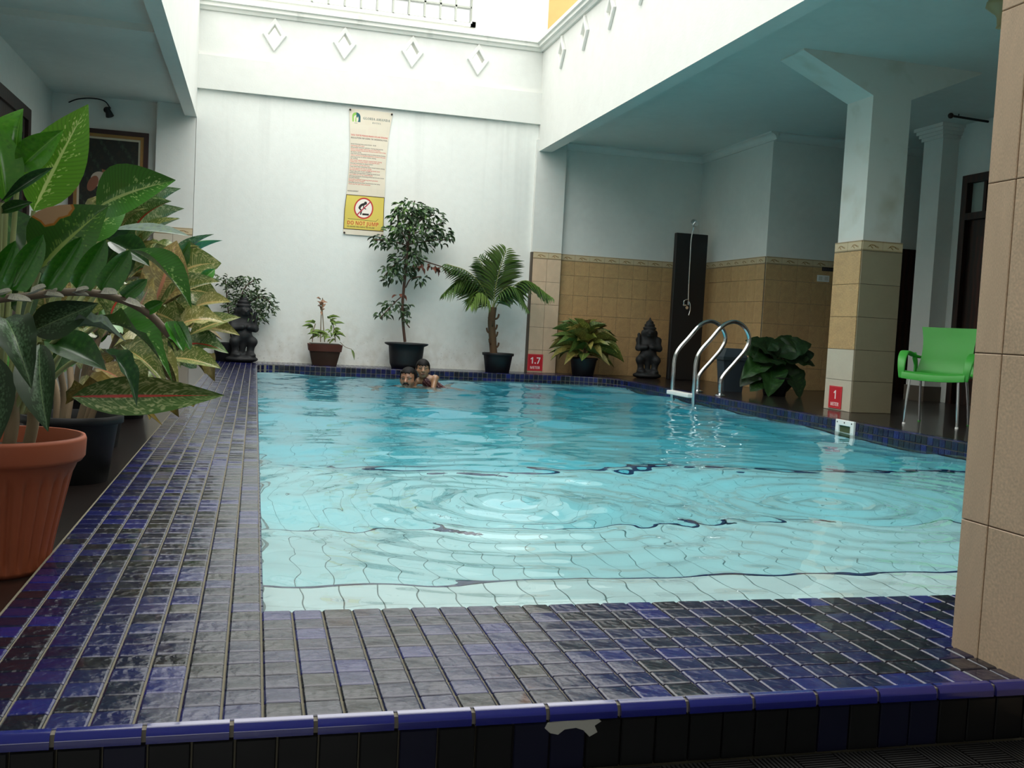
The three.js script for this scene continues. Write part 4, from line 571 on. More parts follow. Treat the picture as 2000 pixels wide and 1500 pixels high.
const aglo = (base, vein, rib, seed0) => leafTex((c, w, h) => {
  c.fillStyle = base; c.fillRect(0, 0, w, h); let s = seed0; const q = () => (s = (s * 16807) % 2147483647) / 2147483647;
  for (let k = 0; k < 34; k++) { const y = h - k * h / 30; for (const d of [-1, 1]) { c.strokeStyle = vein; c.globalAlpha = 0.2 + 0.5 * q(); c.lineWidth = 1 + q() * 3.5; c.beginPath(); c.moveTo(w / 2, y); c.quadraticCurveTo(w / 2 + d * w * 0.25, y - 12, w / 2 + d * w * (0.3 + 0.16 * q()), y - 34 - q() * 14); c.stroke(); } }
  c.globalAlpha = 0.6; for (let k = 0; k < 420; k++) { c.fillStyle = q() > 0.5 ? vein : base; c.beginPath(); c.ellipse(q() * w, q() * h, 1 + q() * 4, 1 + q() * 6, q() * 3, 0, 7); c.fill(); } c.globalAlpha = 1;
  c.fillStyle = rib; c.beginPath(); c.moveTo(w / 2 - 7, h); c.lineTo(w / 2 - 3, h * 0.3); c.lineTo(w / 2, 0); c.lineTo(w / 2 + 3, h * 0.3); c.lineTo(w / 2 + 7, h); c.fill();
});
const silver = leafTex((c, w, h) => { c.fillStyle = '#1c3a17'; c.fillRect(0, 0, w, h); let s = 11; const q = () => (s = (s * 16807) % 2147483647) / 2147483647; c.fillStyle = '#5d7a58'; for (let k = 0; k < 900; k++) { const a = (q() + q() - 1) * 0.72, y = q() * h; c.globalAlpha = 0.5; c.fillRect(w / 2 + a * w / 2, y, 2 + q() * 4, 3 + q() * 6); } c.globalAlpha = 1; c.strokeStyle = '#7f9a68'; c.lineWidth = 3; c.beginPath(); c.moveTo(w / 2, h); c.lineTo(w / 2, 0); c.stroke(); });
const plainLeaf = (base, rib, edge) => leafTex((c, w, h) => { c.fillStyle = base; c.fillRect(0, 0, w, h); let s = 17; const q = () => (s = (s * 16807) % 2147483647) / 2147483647; for (let k = 0; k < 200; k++) { c.fillStyle = q() > 0.5 ? 'rgba(0,0,0,.08)' : 'rgba(160,200,90,.08)'; c.fillRect(q() * w, q() * h, 4 + q() * 14, 3 + q() * 10); } c.strokeStyle = rib; c.lineWidth = 4; c.beginPath(); c.moveTo(w / 2, h); c.lineTo(w / 2, 0); c.stroke(); if (edge) { c.fillStyle = edge; c.fillRect(0, 0, 10, h); } });
const LM = {
  bright: leafMat(dieff('#5f9a22', '#c9dc8a', '#d6e39a'), { transmission: 0.35, roughness: 0.75, clearcoat: 0.25 }),
  mid: leafMat(dieff('#3f7d24', '#bccf83', '#cfdf9c')), patch: leafMat(dieff('#35691c', '#93b04e', '#86a848', true)), lime: leafMat(plainLeaf('#4f9a1c', '#7fc046'), { roughness: 0.35, transmission: 0.25, clearcoat: 0.8, clearcoatRoughness: 0.12 }),
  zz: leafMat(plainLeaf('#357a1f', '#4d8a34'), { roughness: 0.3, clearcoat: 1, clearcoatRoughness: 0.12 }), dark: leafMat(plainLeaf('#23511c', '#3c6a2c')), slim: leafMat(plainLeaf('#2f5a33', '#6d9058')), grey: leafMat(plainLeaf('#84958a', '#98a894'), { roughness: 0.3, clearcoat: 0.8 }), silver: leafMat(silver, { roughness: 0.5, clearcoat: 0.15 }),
  pale: leafMat(plainLeaf('#cfcdc2', '#d8d6cb'), { roughness: 0.5 }),
  ag1: leafMat(aglo('#566a2c', '#bfb283', '#bda76a', 3)), ag2: leafMat(aglo('#77783a', '#cabb8a', '#c9a76e', 9)), ag3: leafMat(aglo('#7c6a3c', '#b9a668', '#b8795a', 21)), agRed: leafMat(aglo('#466a2c', '#bcbf90', '#cc3a30', 33)), agGreen: leafMat(plainLeaf('#3d7a27', '#7ba548')), yellow: leafMat(aglo('#8a7a36', '#b3a25c', '#7d6a34', 41)),
};
const LG = { ov: leafGeo({}), flat: leafGeo({ bow: 0.03, fold: 0.04 }), fold: leafGeo({ bow: 0.1, fold: 0.38 }), thin: leafGeo({ shape: 2, bow: 0.12, fold: 0.2 }), zz: leafGeo({ shape: 3, bow: -0.04, fold: 0.16 }), arch: leafGeo({ bow: 0.18, fold: 0.18, wave: 0.05 }), twist: leafGeo({ bow: 0.12, fold: 0.12, twist: 1.1, wave: 0.05 }), heart: leafGeo({ shape: 1, bow: 0.1, fold: 0.1, wave: 0.06, notch: 0.5 }) };
const CAM = V(0.18, 0.1, 1), UP = V(0.05, 1, 0.25), HALF = V(0.1, 0.65, 0.75);
const soil = std({ color: lin(0.035, 0.024, 0.016), map: grain, roughness: 1 });
function pot(t, mat, prof, soilR, soilY, flutes) { const g = lathe(prof, flutes ? 260 : 48); if (flutes) { const a = g.attributes.position; for (let i = 0; i < a.count; i++) { const y = a.getY(i); if (y > flutes[0] && y < flutes[1]) { const th = Math.atan2(a.getZ(i), a.getX(i)), k = 1 - 0.055 * (0.5 + 0.5 * Math.cos(th * flutes[2])) ** 3; a.setX(i, a.getX(i) * k); a.setZ(i, a.getZ(i) * k); } } g.computeVertexNormals(); } mesh('pot', g, mat, t); const s = mesh('soil', new THREE.CircleGeometry(soilR, 28).rotateX(-Math.PI / 2), soil, t); s.position.y = soilY; }
const localTo = (t) => (p) => p.clone().sub(t.position);

{ // dieffenbachia in the terracotta pot
  const O = V(-0.545, -0.04, -2.4), t = thing('dieffenbachia', 'big speckled green plant with scorched leaf in fluted terracotta pot', 'plant', O.toArray()), L = localTo(t);
  const terra = std({ color: lin(0.36, 0.085, 0.032), map: grain, roughness: 0.65 });
  const gp = []; for (let k = 0; k <= 14; k++) { const v = k / 14; gp.push([0.108 + 0.043 * Math.pow(v, 1.15), 0.012 + v * 0.212]); }
  pot(t, terra, [[0.001, 0], [0.104, 0], [0.108, 0.012], ...gp.slice(1), [0.156, 0.235], [0.162, 0.25], [0.17, 0.252], [0.177, 0.262], [0.179, 0.3], [0.176, 0.308], [0.166, 0.308], [0.158, 0.25], [0.15, 0.24]], 0.155, 0.27, [0.02, 0.215, 26]);
  const petiole = std({ color: lin(0.32, 0.36, 0.16), roughness: 0.6 }), stalkM = std({ color: lin(0.30, 0.24, 0.15), map: grain, roughness: 0.85 });
  for (const [a, b, r] of [[[0.02, 0.26, 0.03], [0.03, 0.44, 0.06], 0.014], [[-0.05, 0.26, 0.0], [-0.05, 0.5, 0.02], 0.015], [[0.05, 0.26, -0.02], [0.06, 0.42, 0.0], 0.013], [[-0.01, 0.26, 0.06], [-0.03, 0.47, 0.07], 0.012]]) mesh('stalk', tube([V(...a), V((a[0] + b[0]) / 2 + 0.01, (a[1] + b[1]) / 2, (a[2] + b[2]) / 2), V(...b)], r, 10, 10), stalkM, t);
  const spec = [ // stalk end px, tip px, depths, width px, up, geometry, material
    [66, 412, -2.36, 172, 204, -2.31, 118, CAM, LG.ov, LM.bright], [188, 408, -2.33, 343, 352, -2.24, 112, V(-0.1, 0.28, 1), LG.ov, LM.mid], [76, 530, -2.27, 212, 402, -2.2, 150, V(0.1, 0.3, 1), LG.ov, LM.patch], [36, 332, -2.3, 46, 212, -2.3, 84, V(-0.35, 0.35, 1), LG.fold, LM.lime], [12, 396, -2.28, -14, 236, -2.28, 84, V(0.3, 0.2, 1), LG.ov, LM.lime], [36, 332, -2.28, 124, 254, -2.24, 66, CAM, LG.ov, LM.lime],
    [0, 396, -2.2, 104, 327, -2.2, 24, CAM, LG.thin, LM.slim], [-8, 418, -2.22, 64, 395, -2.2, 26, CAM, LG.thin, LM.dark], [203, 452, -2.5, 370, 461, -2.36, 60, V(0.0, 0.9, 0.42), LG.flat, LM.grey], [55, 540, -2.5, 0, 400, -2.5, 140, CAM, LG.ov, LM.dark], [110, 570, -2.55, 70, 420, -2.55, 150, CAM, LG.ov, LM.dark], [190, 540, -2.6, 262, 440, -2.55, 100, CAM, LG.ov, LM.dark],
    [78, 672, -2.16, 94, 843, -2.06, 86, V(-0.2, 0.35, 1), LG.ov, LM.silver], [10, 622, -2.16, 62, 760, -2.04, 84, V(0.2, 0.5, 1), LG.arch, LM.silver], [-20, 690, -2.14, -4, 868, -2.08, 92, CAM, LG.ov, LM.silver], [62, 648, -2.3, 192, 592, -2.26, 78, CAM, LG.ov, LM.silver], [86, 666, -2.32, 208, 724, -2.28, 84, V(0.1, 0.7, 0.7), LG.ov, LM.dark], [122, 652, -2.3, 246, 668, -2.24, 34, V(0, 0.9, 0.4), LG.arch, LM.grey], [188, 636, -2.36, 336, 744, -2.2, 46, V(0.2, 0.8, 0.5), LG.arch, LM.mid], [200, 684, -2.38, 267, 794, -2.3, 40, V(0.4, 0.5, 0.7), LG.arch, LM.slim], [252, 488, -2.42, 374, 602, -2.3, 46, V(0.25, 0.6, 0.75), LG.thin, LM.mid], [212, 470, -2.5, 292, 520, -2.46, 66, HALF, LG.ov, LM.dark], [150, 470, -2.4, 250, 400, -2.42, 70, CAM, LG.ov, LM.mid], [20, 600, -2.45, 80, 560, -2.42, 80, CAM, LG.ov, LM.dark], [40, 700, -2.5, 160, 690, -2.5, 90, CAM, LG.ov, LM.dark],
  ];
  for (const [bx, by, bz, tx, ty, tz, w, up, g, m] of spec) { const b = L(atZ(bx, by, bz)), e = L(atZ(tx, ty, tz)); putLeaf(t, 'leaf', g, m, b, e, up, w * pxm(bx, by, (bz + tz) / 2)); const root = V(b.x * 0.25, 0.36, b.z * 0.3 + 0.02); const pt = tube([root, root.clone().lerp(b, 0.55).add(V(0, 0.03, 0)), b], 0.0055, 12, 7); mesh('petiole', pt, petiole, t); }
}
{ // arching stem with glossy leaflets, growing from a pot just outside the view
  const O = V(-0.93, -0.04, -2.05), t = thing('zamioculcas', 'arching stem with glossy oval leaflets reaching across the big plant', 'plant', O.toArray()), L = localTo(t), z = -2.04;
  pot(t, blackPlastic, [[0.001, 0], [0.1, 0], [0.135, 0.24], [0.15, 0.245], [0.15, 0.26], [0.13, 0.26], [0.125, 0.2]], 0.126, 0.22);
  const S = [[-60, 596], [0, 584], [60, 578], [120, 571], [180, 572], [240, 586], [290, 612], [332, 656]].map(([x, y]) => L(atZ(x, y, z))); mesh('stem', tube([V(0, 0.2, 0), V(0.03, 0.42, 0.0), V(0.12, 0.6, 0), ...S], 0.0075, 60, 8), std({ color: lin(0.17, 0.13, 0.09), map: grain, roughness: 0.7 }), t);
  for (const [a, b, c, d, w, dz] of [[22, 566, 84, 458, 56, 0], [92, 564, 160, 462, 52, 0], [150, 564, 206, 468, 52, 0], [198, 568, 254, 488, 50, 0], [326, 628, 358, 686, 30, 0], [342, 628, 372, 684, 26, -0.02], [240, 582, 288, 545, 30, 0], [-20, 580, 30, 470, 52, 0], [286, 606, 318, 590, 26, 0]]) putLeaf(t, 'leaflet', LG.zz, LM.zz, L(atZ(a, b, z)), L(atZ(c, d, z + 0.02 + dz)), V(0.45, 0.3, 0.8), w * pxm(a, b, z));
  for (const [a, b, c, d, w] of [[-6, 578, 22, 568, 20], [58, 575, 90, 560, 28], [14, 584, 62, 589, 20], [88, 577, 126, 580, 15], [100, 572, 112, 566, 12], [146, 573, 174, 564, 20], [148, 575, 174, 577, 10], [196, 573, 230, 574, 24], [244, 588, 276, 600, 18]]) putLeaf(t, 'leaflet', LG.zz, LM.pale, L(atZ(a, b, z + 0.012)), L(atZ(c, d, z + 0.05)), V(0, 0.75, 0.75), w * pxm(a, b, z));
}
function aglaonema(label, O, H0, R0, count, extra, seedN, lean) {
  seed = seedN; const t = thing('aglaonema', label, 'plant', O.toArray(), 0, 'cream patterned foliage plants along the coping'), L = localTo(t);
  pot(t, blackPlastic, [[0.001, 0], [0.12, 0], [0.15, 0.2], [0.168, 0.205], [0.168, 0.23], [0.15, 0.23], [0.14, 0.18]], 0.142, 0.19);
  const st = std({ color: lin(0.34, 0.25, 0.16), map: grain, roughness: 0.8 }), ms = [LM.ag1, LM.ag1, LM.ag2, LM.ag2, LM.ag3, LM.agRed, LM.ag1, LM.agGreen], gs = [LG.ov, LG.arch, LG.fold, LG.twist];
  for (let k = 0; k < 6; k++) { const a = k * 1.05; mesh('stalk', tube([V(0.05 * Math.cos(a), 0.18, 0.05 * Math.sin(a)), V(0.07 * Math.cos(a) + 0.02, 0.3, 0.07 * Math.sin(a)), V(0.1 * Math.cos(a) + lean * 0.5, H0 * 0.62, 0.1 * Math.sin(a))], 0.011, 12, 8), st, t); }
  for (let k = 0; k < count; k++) {
    const v = (k + 0.5) / count, a = k * 2.39996 + rr(-0.3, 0.3), y = 0.26 + (H0 - 0.26) * (0.18 + 0.75 * v), r0 = 0.09 + 0.05 * (1 - v), r1 = R0 * (0.98 - 0.5 * v * v) * rr(0.8, 1.1), b = V(Math.cos(a) * r0 + lean * v * 0.5, y, Math.sin(a) * r0), dy = 0.16 * v * v - 0.13 * (1 - v) + rr(-0.05, 0.05), e = V(Math.cos(a) * r1 + lean * v, y + dy + 0.03, Math.sin(a) * r1);
    putLeaf(t, 'leaf', gs[Math.floor(rnd() * 4)], ms[Math.floor(rnd() * ms.length)], b, e, V(rr(-0.3, 0.3), 1, rr(0, 0.5)), rr(0.085, 0.12));
  }
  for (const [bx, by, bz, tx, ty, tz, w, up, g, m] of extra) putLeaf(t, 'leaf', g, m, L(atZ(bx, by, bz)), L(atZ(tx, ty, tz)), up, w * pxm(bx, by, bz));
  return t;
}
aglaonema('cream and green foliage plant with long red-ribbed leaf over the coping', V(-0.60, -0.04, -3.62), 0.62, 0.27, 26, [[140, 775, -2.8, 438, 772, -2.62, 82, V(0.05, 0.12, 1), LG.flat, LM.agRed], [128, 790, -3.3, 318, 832, -3.12, 36, V(0, 0.9, 0.5), LG.arch, LM.yellow], [130, 782, -3.35, 240, 800, -3.2, 34, V(0, 0.9, 0.5), LG.arch, LM.ag2], [296, 762, -3.6, 292, 820, -3.55, 30, CAM, LG.ov, LM.yellow], [328, 768, -3.6, 350, 815, -3.55, 30, CAM, LG.twist, LM.yellow], [370, 770, -3.6, 378, 795, -3.6, 22, CAM, LG.ov, LM.yellow], [230, 690, -3.5, 330, 760, -3.3, 52, HALF, LG.arch, LM.ag1], [190, 720, -3.4, 260, 760, -3.3, 48, HALF, LG.ov, LM.ag3]], 301, 0.05);
aglaonema('tall cream foliage plant leaning over the middle of the coping', V(-0.68, -0.04, -4.5), 0.98, 0.36, 62, [[300, 600, -4.3, 345, 470, -4.3, 92, CAM, LG.ov, LM.ag3], [250, 640, -4.2, 300, 540, -4.2, 80, CAM, LG.twist, LM.ag3], [300, 610, -4.3, 430, 550, -4.3, 44, HALF, LG.thin, LM.ag1], [340, 520, -4.4, 372, 470, -4.3, 40, CAM, LG.ov, LM.agGreen]], 402, 0.22);
aglaonema('yellowish foliage plant beside the stone guardian statue', V(-0.70, -0.04, -5.7), 0.86, 0.42, 64, [[370, 640, -5.4, 468, 655, -5.3, 44, HALF, LG.ov, LM.ag2], [380, 600, -5.4, 452, 590, -5.3, 40, HALF, LG.ov, LM.ag2], [350, 680, -5.4, 446, 690, -5.3, 56, HALF, LG.arch, LM.agRed], [380, 560, -5.5, 420, 525, -5.5, 24, CAM, LG.thin, LM.agGreen], [370, 655, -5.3, 470, 620, -5.3, 40, HALF, LG.ov, LM.ag1], [340, 640, -5.2, 440, 630, -5.2, 50, HALF, LG.arch, LM.ag2], [400, 690, -5.3, 420, 745, -5.2, 30, CAM, LG.twist, LM.yellow], [330, 700, -5.0, 432, 720, -4.9, 50, HALF, LG.ov, LM.ag1]], 503, 0.3);
// leafy sprays made of many small leaves, joined
const tiny = leafGeo({ n: 4, m: 1, bow: 0.06, fold: 0.2 });
function spray(clusters, count, len, wid, droop) {
  const gs = [], m4 = new THREE.Matrix4(); const tot = clusters.reduce((s, c) => s + c[3] * c[4], 0);
  for (const [cx, cy, cz, rx, ry, rz] of clusters) { const n = Math.round(count * rx * ry / tot); for (let k = 0; k < n; k++) {
    let x, y, z; do { x = rr(-1, 1); y = rr(-1, 1); z = rr(-1, 1); } while (x * x + y * y + z * z > 1 || x * x + y * y + z * z < 0.05);
    const p = V(cx + x * rx, cy + y * ry, cz + z * rz), l = len * rr(0.7, 1.25), d = V(x * 0.8 + rr(-0.5, 0.5), -droop + rr(-0.35, 0.5), z * 0.8 + rr(-0.4, 0.6)).normalize().multiplyScalar(l), q = basisTo(p, p.clone().add(d), V(rr(-0.5, 0.5), 1, rr(-0.2, 0.9))); m4.copy(q).scale(V(wid * rr(0.8, 1.2), l, l)).setPosition(p); const g = tiny.clone(); g.applyMatrix4(m4); gs.push(g); } }
  return merge(gs);
}
const foliage = (c) => std({ color: c, side: THREE.DoubleSide, roughness: 0.55 });
{ // little tree in the wide black pot
  seed = 77; const z = -11.55, O = atZ(792, 716, z); O.y = 0; const t = thing('potted_tree', 'small bushy tree in wide rimmed black pot under the banner', 'tree', O.toArray()), L = localTo(t);
  pot(t, blackPlastic, [[0.001, 0], [0.165, 0], [0.19, 0.06], [0.205, 0.2], [0.21, 0.265], [0.255, 0.285], [0.262, 0.3], [0.25, 0.305], [0.205, 0.29], [0.2, 0.25]], 0.2, 0.27);
  const bark = std({ color: lin(0.085, 0.045, 0.03), map: grain, roughness: 0.9 }), Q = (x, y, dz = 0) => L(atZ(x, y, z + dz));
  mesh('trunk', tube([Q(791, 668), Q(788, 640), Q(786, 600), Q(789, 560), Q(793, 520), Q(797, 480), Q(803, 420)], 0.017, 40, 8), bark, t);
  for (const pts of [[[792, 562], [802, 545], [822, 540]], [[789, 575], [772, 590], [742, 622]], [[797, 480], [760, 470], [728, 468]], [[798, 478], [840, 470], [878, 468]], [[800, 450], [830, 425], [848, 420]], [[797, 480], [780, 440], [775, 410]], [[795, 500], [768, 520], [750, 540]], [[796, 495], [830, 510], [866, 522]], [[788, 620], [794, 632], [800, 640]], [[800, 450], [806, 410], [810, 392]], [[800, 460], [850, 440], [868, 435]]]) mesh('branch', tube(pts.map(([x, y], k) => Q(x, y, 0.03 * k * (pts.length % 2 ? 1 : -1))), 0.0075, 16, 6), bark, t);
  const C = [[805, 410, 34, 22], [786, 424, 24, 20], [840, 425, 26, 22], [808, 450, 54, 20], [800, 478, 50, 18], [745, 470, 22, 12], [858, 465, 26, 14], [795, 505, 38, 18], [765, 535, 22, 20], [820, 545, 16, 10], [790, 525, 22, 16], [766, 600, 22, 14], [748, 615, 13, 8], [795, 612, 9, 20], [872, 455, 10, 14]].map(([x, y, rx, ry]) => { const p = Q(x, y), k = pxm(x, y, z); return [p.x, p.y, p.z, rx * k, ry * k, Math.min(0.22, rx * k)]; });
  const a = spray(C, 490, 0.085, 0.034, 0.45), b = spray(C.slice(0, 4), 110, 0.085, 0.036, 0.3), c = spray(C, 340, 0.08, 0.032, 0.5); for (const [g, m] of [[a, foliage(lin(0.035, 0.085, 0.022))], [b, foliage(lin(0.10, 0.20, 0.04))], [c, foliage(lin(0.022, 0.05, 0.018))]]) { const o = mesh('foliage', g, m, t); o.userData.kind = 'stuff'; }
  const dry = spray([[...Q(846, 520).toArray(), 0.07, 0.03, 0.03], [...Q(864, 523).toArray(), 0.04, 0.02, 0.03], [...Q(818, 520).toArray(), 0.03, 0.05, 0.03], [...Q(780, 577).toArray(), 0.03, 0.03, 0.03]], 26, 0.09, 0.045, 0.8); const d = mesh('dry_leaves', dry, foliage(lin(0.16, 0.05, 0.028)), t); d.userData.kind = 'stuff'; d.userData.label = 'withered reddish brown leaves';
}
{ // shrub behind the statue
  seed = 91; const z = -11.68, O = atZ(440, 700, z); O.y = 0; const t = thing('potted_shrub', 'fine leaved shrub behind the stone guardian by the coping corner', 'shrub', [O.x, 0, O.z]), L = localTo(t), Q = (x, y) => L(atZ(x, y, z));
  pot(t, blackPlastic, [[0.001, 0], [0.11, 0], [0.14, 0.2], [0.15, 0.21], [0.13, 0.21]], 0.13, 0.19); const bark = std({ color: lin(0.07, 0.045, 0.03), roughness: 0.9 });
  for (const pts of [[[455, 675], [460, 620], [480, 560], [500, 545]], [[455, 675], [470, 610], [510, 580], [538, 600]], [[453, 675], [445, 600], [440, 545]], [[456, 675], [480, 630], [515, 622]]]) mesh('stem', tube(pts.map(([x, y]) => Q(x, y)), 0.008, 20, 6), bark, t);
  const C = [[440, 548, 26, 14], [475, 565, 34, 22], [505, 585, 28, 22], [525, 600, 14, 22], [500, 620, 22, 16], [470, 600, 40, 24], [485, 545, 22, 8]].map(([x, y, rx, ry]) => { const p = Q(x, y), k = pxm(x, y, z); return [p.x, p.y, p.z, rx * k, ry * k, 0.14]; });
  for (const [n, m] of [[420, foliage(lin(0.04, 0.085, 0.03))], [260, foliage(lin(0.075, 0.12, 0.045))]]) { const o = mesh('foliage', spray(C, n, 0.062, 0.02, 0.3), m, t); o.userData.kind = 'stuff'; }
}
{ // palm
  seed = 55; const z = -11.52, O = atZ(971, 726, z); O.y = 0; const t = thing('potted_palm', 'young feather palm in small black pot beside the tiled pilaster', 'palm', O.toArray()), L = localTo(t), Q = (x, y, dz = 0) => L(atZ(x, y, z + dz));
  pot(t, blackPlastic, [[0.001, 0], [0.145, 0], [0.175, 0.2], [0.192, 0.205], [0.195, 0.235], [0.18, 0.235], [0.17, 0.18]], 0.172, 0.2);
  const bark = std({ color: lin(0.12, 0.07, 0.035), map: grain, roughness: 0.95 }); mesh('trunk', tube([Q(964, 690), Q(962, 660), Q(960, 628), Q(963, 600)], 0.045, 20, 10), bark, t);
  for (let k = 0; k < 9; k++) { const a = k * 2.4, p = Q(962, 680 - k * 7); mesh('old_sheath', tube([p, p.clone().add(V(Math.cos(a) * 0.06, 0.02, Math.sin(a) * 0.06)), p.clone().add(V(Math.cos(a) * 0.075, 0.07, Math.sin(a) * 0.075))], 0.012, 6, 6), bark, t); }
  const fr = [foliage(lin(0.12, 0.22, 0.045)), foliage(lin(0.17, 0.27, 0.06)), foliage(lin(0.075, 0.155, 0.035))], rib = std({ color: lin(0.22, 0.26, 0.07), roughness: 0.5 });
  const fronds = [[[[963, 605], [968, 560], [978, 520], [988, 489]], 0.34, 1, 1.0, 0], [[[960, 605], [942, 560], [912, 530], [872, 516]], 0.30, 2, 0.15, 0.25], [[[958, 605], [930, 560], [900, 546], [868, 572]], 0.34, 0, 0.05, 0.25], [[[965, 605], [990, 572], [1025, 548], [1076, 580]], 0.32, 0, 0.1, 0.1], [[[963, 605], [975, 575], [1000, 560], [1030, 605]], 0.24, 2, 0.05, 0.3], [[[958, 608], [945, 578], [930, 570], [918, 596]], 0.30, 1, 0.0, 0.4], [[[962, 600], [955, 560], [950, 530], [935, 505]], 0.26, 2, 0.5, -0.2]];
  fronds.forEach(([pts, ll, mi, erect, dz]) => {
    const c = new THREE.CatmullRomCurve3(pts.map(([x, y], k) => Q(x, y, dz * k / 3))), gs = [], m4 = new THREE.Matrix4(), n = 24; for (let k = 3; k <= n; k++) for (const s of [-1, 1]) { const u = k / n, p = c.getPointAt(u), T = c.getTangentAt(u); let sd = T.clone().cross(V(0, 0, 1)).normalize().multiplyScalar(s); if (erect < 0.4) sd = T.clone().cross(V(0, 1, 0.3)).normalize().multiplyScalar(s).multiplyScalar(0.5).add(V(0, -0.75, 0.12 * s)); const l = ll * Math.sin(Math.PI * (0.16 + 0.74 * u)) * rr(0.85, 1.1), d = sd.addScaledVector(T, 0.75).add(V(0, erect < 0.4 ? -0.1 : -0.12, rr(-0.1, 0.3))).normalize(), q = basisTo(p, p.clone().add(d), V(0, 0.5, 1)); m4.copy(q).scale(V(0.016, l, l)).setPosition(p); const g = tiny.clone(); g.applyMatrix4(m4); gs.push(g); }
    const f = mesh('frond', merge(gs), fr[mi], t); mesh('midrib', new THREE.TubeGeometry(c, 24, 0.006, 6), rib, f);
  });
}
{ // red pot with thin stems
  seed = 33; const z = -11.62, O = atZ(633, 708, z); O.y = 0; const t = thing('flower_pot', 'rust red square pot of thin bamboo-like stems by the white wall', 'plant', O.toArray()), L = localTo(t), Q = (x, y, dz = 0) => L(atZ(x, y, z + dz));
  const rust = std({ color: lin(0.13, 0.035, 0.022), map: grain, roughness: 0.8 }), rustD = std({ color: lin(0.065, 0.032, 0.02), map: grain, roughness: 0.9 });
  const frus = (w0, w1, y0, y1) => { const g = new THREE.CylinderGeometry(w1 * 0.7071, w0 * 0.7071, y1 - y0, 4, 1); g.rotateY(Math.PI / 4); g.translate(0, (y0 + y1) / 2, 0); return metreUV(g); };
  mesh('pot', frus(0.265, 0.345, 0, 0.18), rustD, t); mesh('pot_rim', frus(0.362, 0.385, 0.165, 0.245), rust, t); const s = mesh('soil', box(-0.17, 0.17, 0.2, 0.252, -0.17, 0.17), soil, t);
  const stem = std({ color: lin(0.22, 0.17, 0.1), roughness: 0.8 }), gl = foliage(lin(0.26, 0.36, 0.10)); for (const p of [[[626, 668], [627, 625], [630, 582]], [[634, 668], [632, 640], [629, 600]], [[610, 668], [612, 648], [616, 632]], [[655, 668], [652, 640], [645, 622]]]) mesh('stem', tube(p.map(([x, y]) => Q(x, y)), 0.006, 10, 6), stem, t);
  const put = (x, y, dx, dy, m) => { const b = Q(x, y, rr(-0.05, 0.05)), e = Q(x + dx, y + dy, rr(-0.05, 0.1)); putLeaf(t, 'leaf', tiny, m, b, e, V(0, 0.7, 0.7), 0.028); };
  for (const [x, y, d] of [[640, 622, 1], [644, 628, 1], [648, 634, 1], [614, 632, -1], [612, 640, -1], [618, 650, 1], [650, 650, 1], [655, 655, 1], [640, 655, -1], [626, 655, -1], [606, 652, 1]]) for (let k = 0; k < 4; k++) put(x, y, d * rr(8, 28) * (k % 2 ? 1 : 0.5), rr(-8, 12), gl);
  for (let k = 0; k < 16; k++) put(rr(645, 658), rr(645, 668), rr(-12, 12), rr(-14, 8), gl); const dry = foliage(lin(0.36, 0.2, 0.12)); for (let k = 0; k < 14; k++) put(rr(624, 631), rr(585, 608), rr(-14, 14), rr(-14, 8), dry); put(686, 682, 6, 22, foliage(lin(0.12, 0.18, 0.05))); mesh('runner', tube([Q(664, 668), Q(675, 678), Q(687, 682)], 0.004, 10, 6), stem, t);
}
{ // croton
  seed = 21; const z = -11.5, O = atZ(1138, 733, z); O.y = 0; const t = thing('croton', 'yellow veined croton rosette in dark pot before the beige tiles', 'plant', O.toArray());
  pot(t, blackPlastic, [[0.001, 0], [0.13, 0], [0.165, 0.2], [0.18, 0.205], [0.18, 0.225], [0.15, 0.22]], 0.155, 0.19); const ms = [aglo('#5d6a2a', '#b5ab54', '#c9bd6a', 51), aglo('#6f6a32', '#a79a4c', '#b7a458', 57), aglo('#5a4526', '#8d6a38', '#9a7a40', 63), aglo('#46602a', '#8f9a4a', '#a9b060', 69)].map((m) => leafMat(m, { roughness: 0.5, clearcoat: 0.15 })), g2 = [LG.ov, LG.arch, LG.fold];
  mesh('stem', tube([V(0, 0.18, 0), V(0.01, 0.3, 0), V(0, 0.46, 0)], 0.018, 10, 8), std({ color: lin(0.1, 0.07, 0.04), roughness: 0.9 }), t);
  for (let k = 0; k < 58; k++) { const v = (k + 0.5) / 58, a = k * 2.39996, el = -0.55 + 1.65 * v, r = 0.05, l = rr(0.31, 0.42) * (1 - 0.15 * v), y = 0.26 + 0.22 * v, b = V(Math.cos(a) * r, y, Math.sin(a) * r * 0.7), e = b.clone().add(V(Math.cos(a) * Math.cos(el) * l * 1.25, Math.sin(el) * l * 0.85, Math.sin(a) * Math.cos(el) * l * 0.75)); putLeaf(t, 'leaf', g2[k % 3], v > 0.8 && k % 2 ? ms[2] : ms[k % 4 === 2 ? 3 : k % 2], b, e, V(-Math.cos(a) * 0.3, 1, 0.35), rr(0.11, 0.145)); }
}
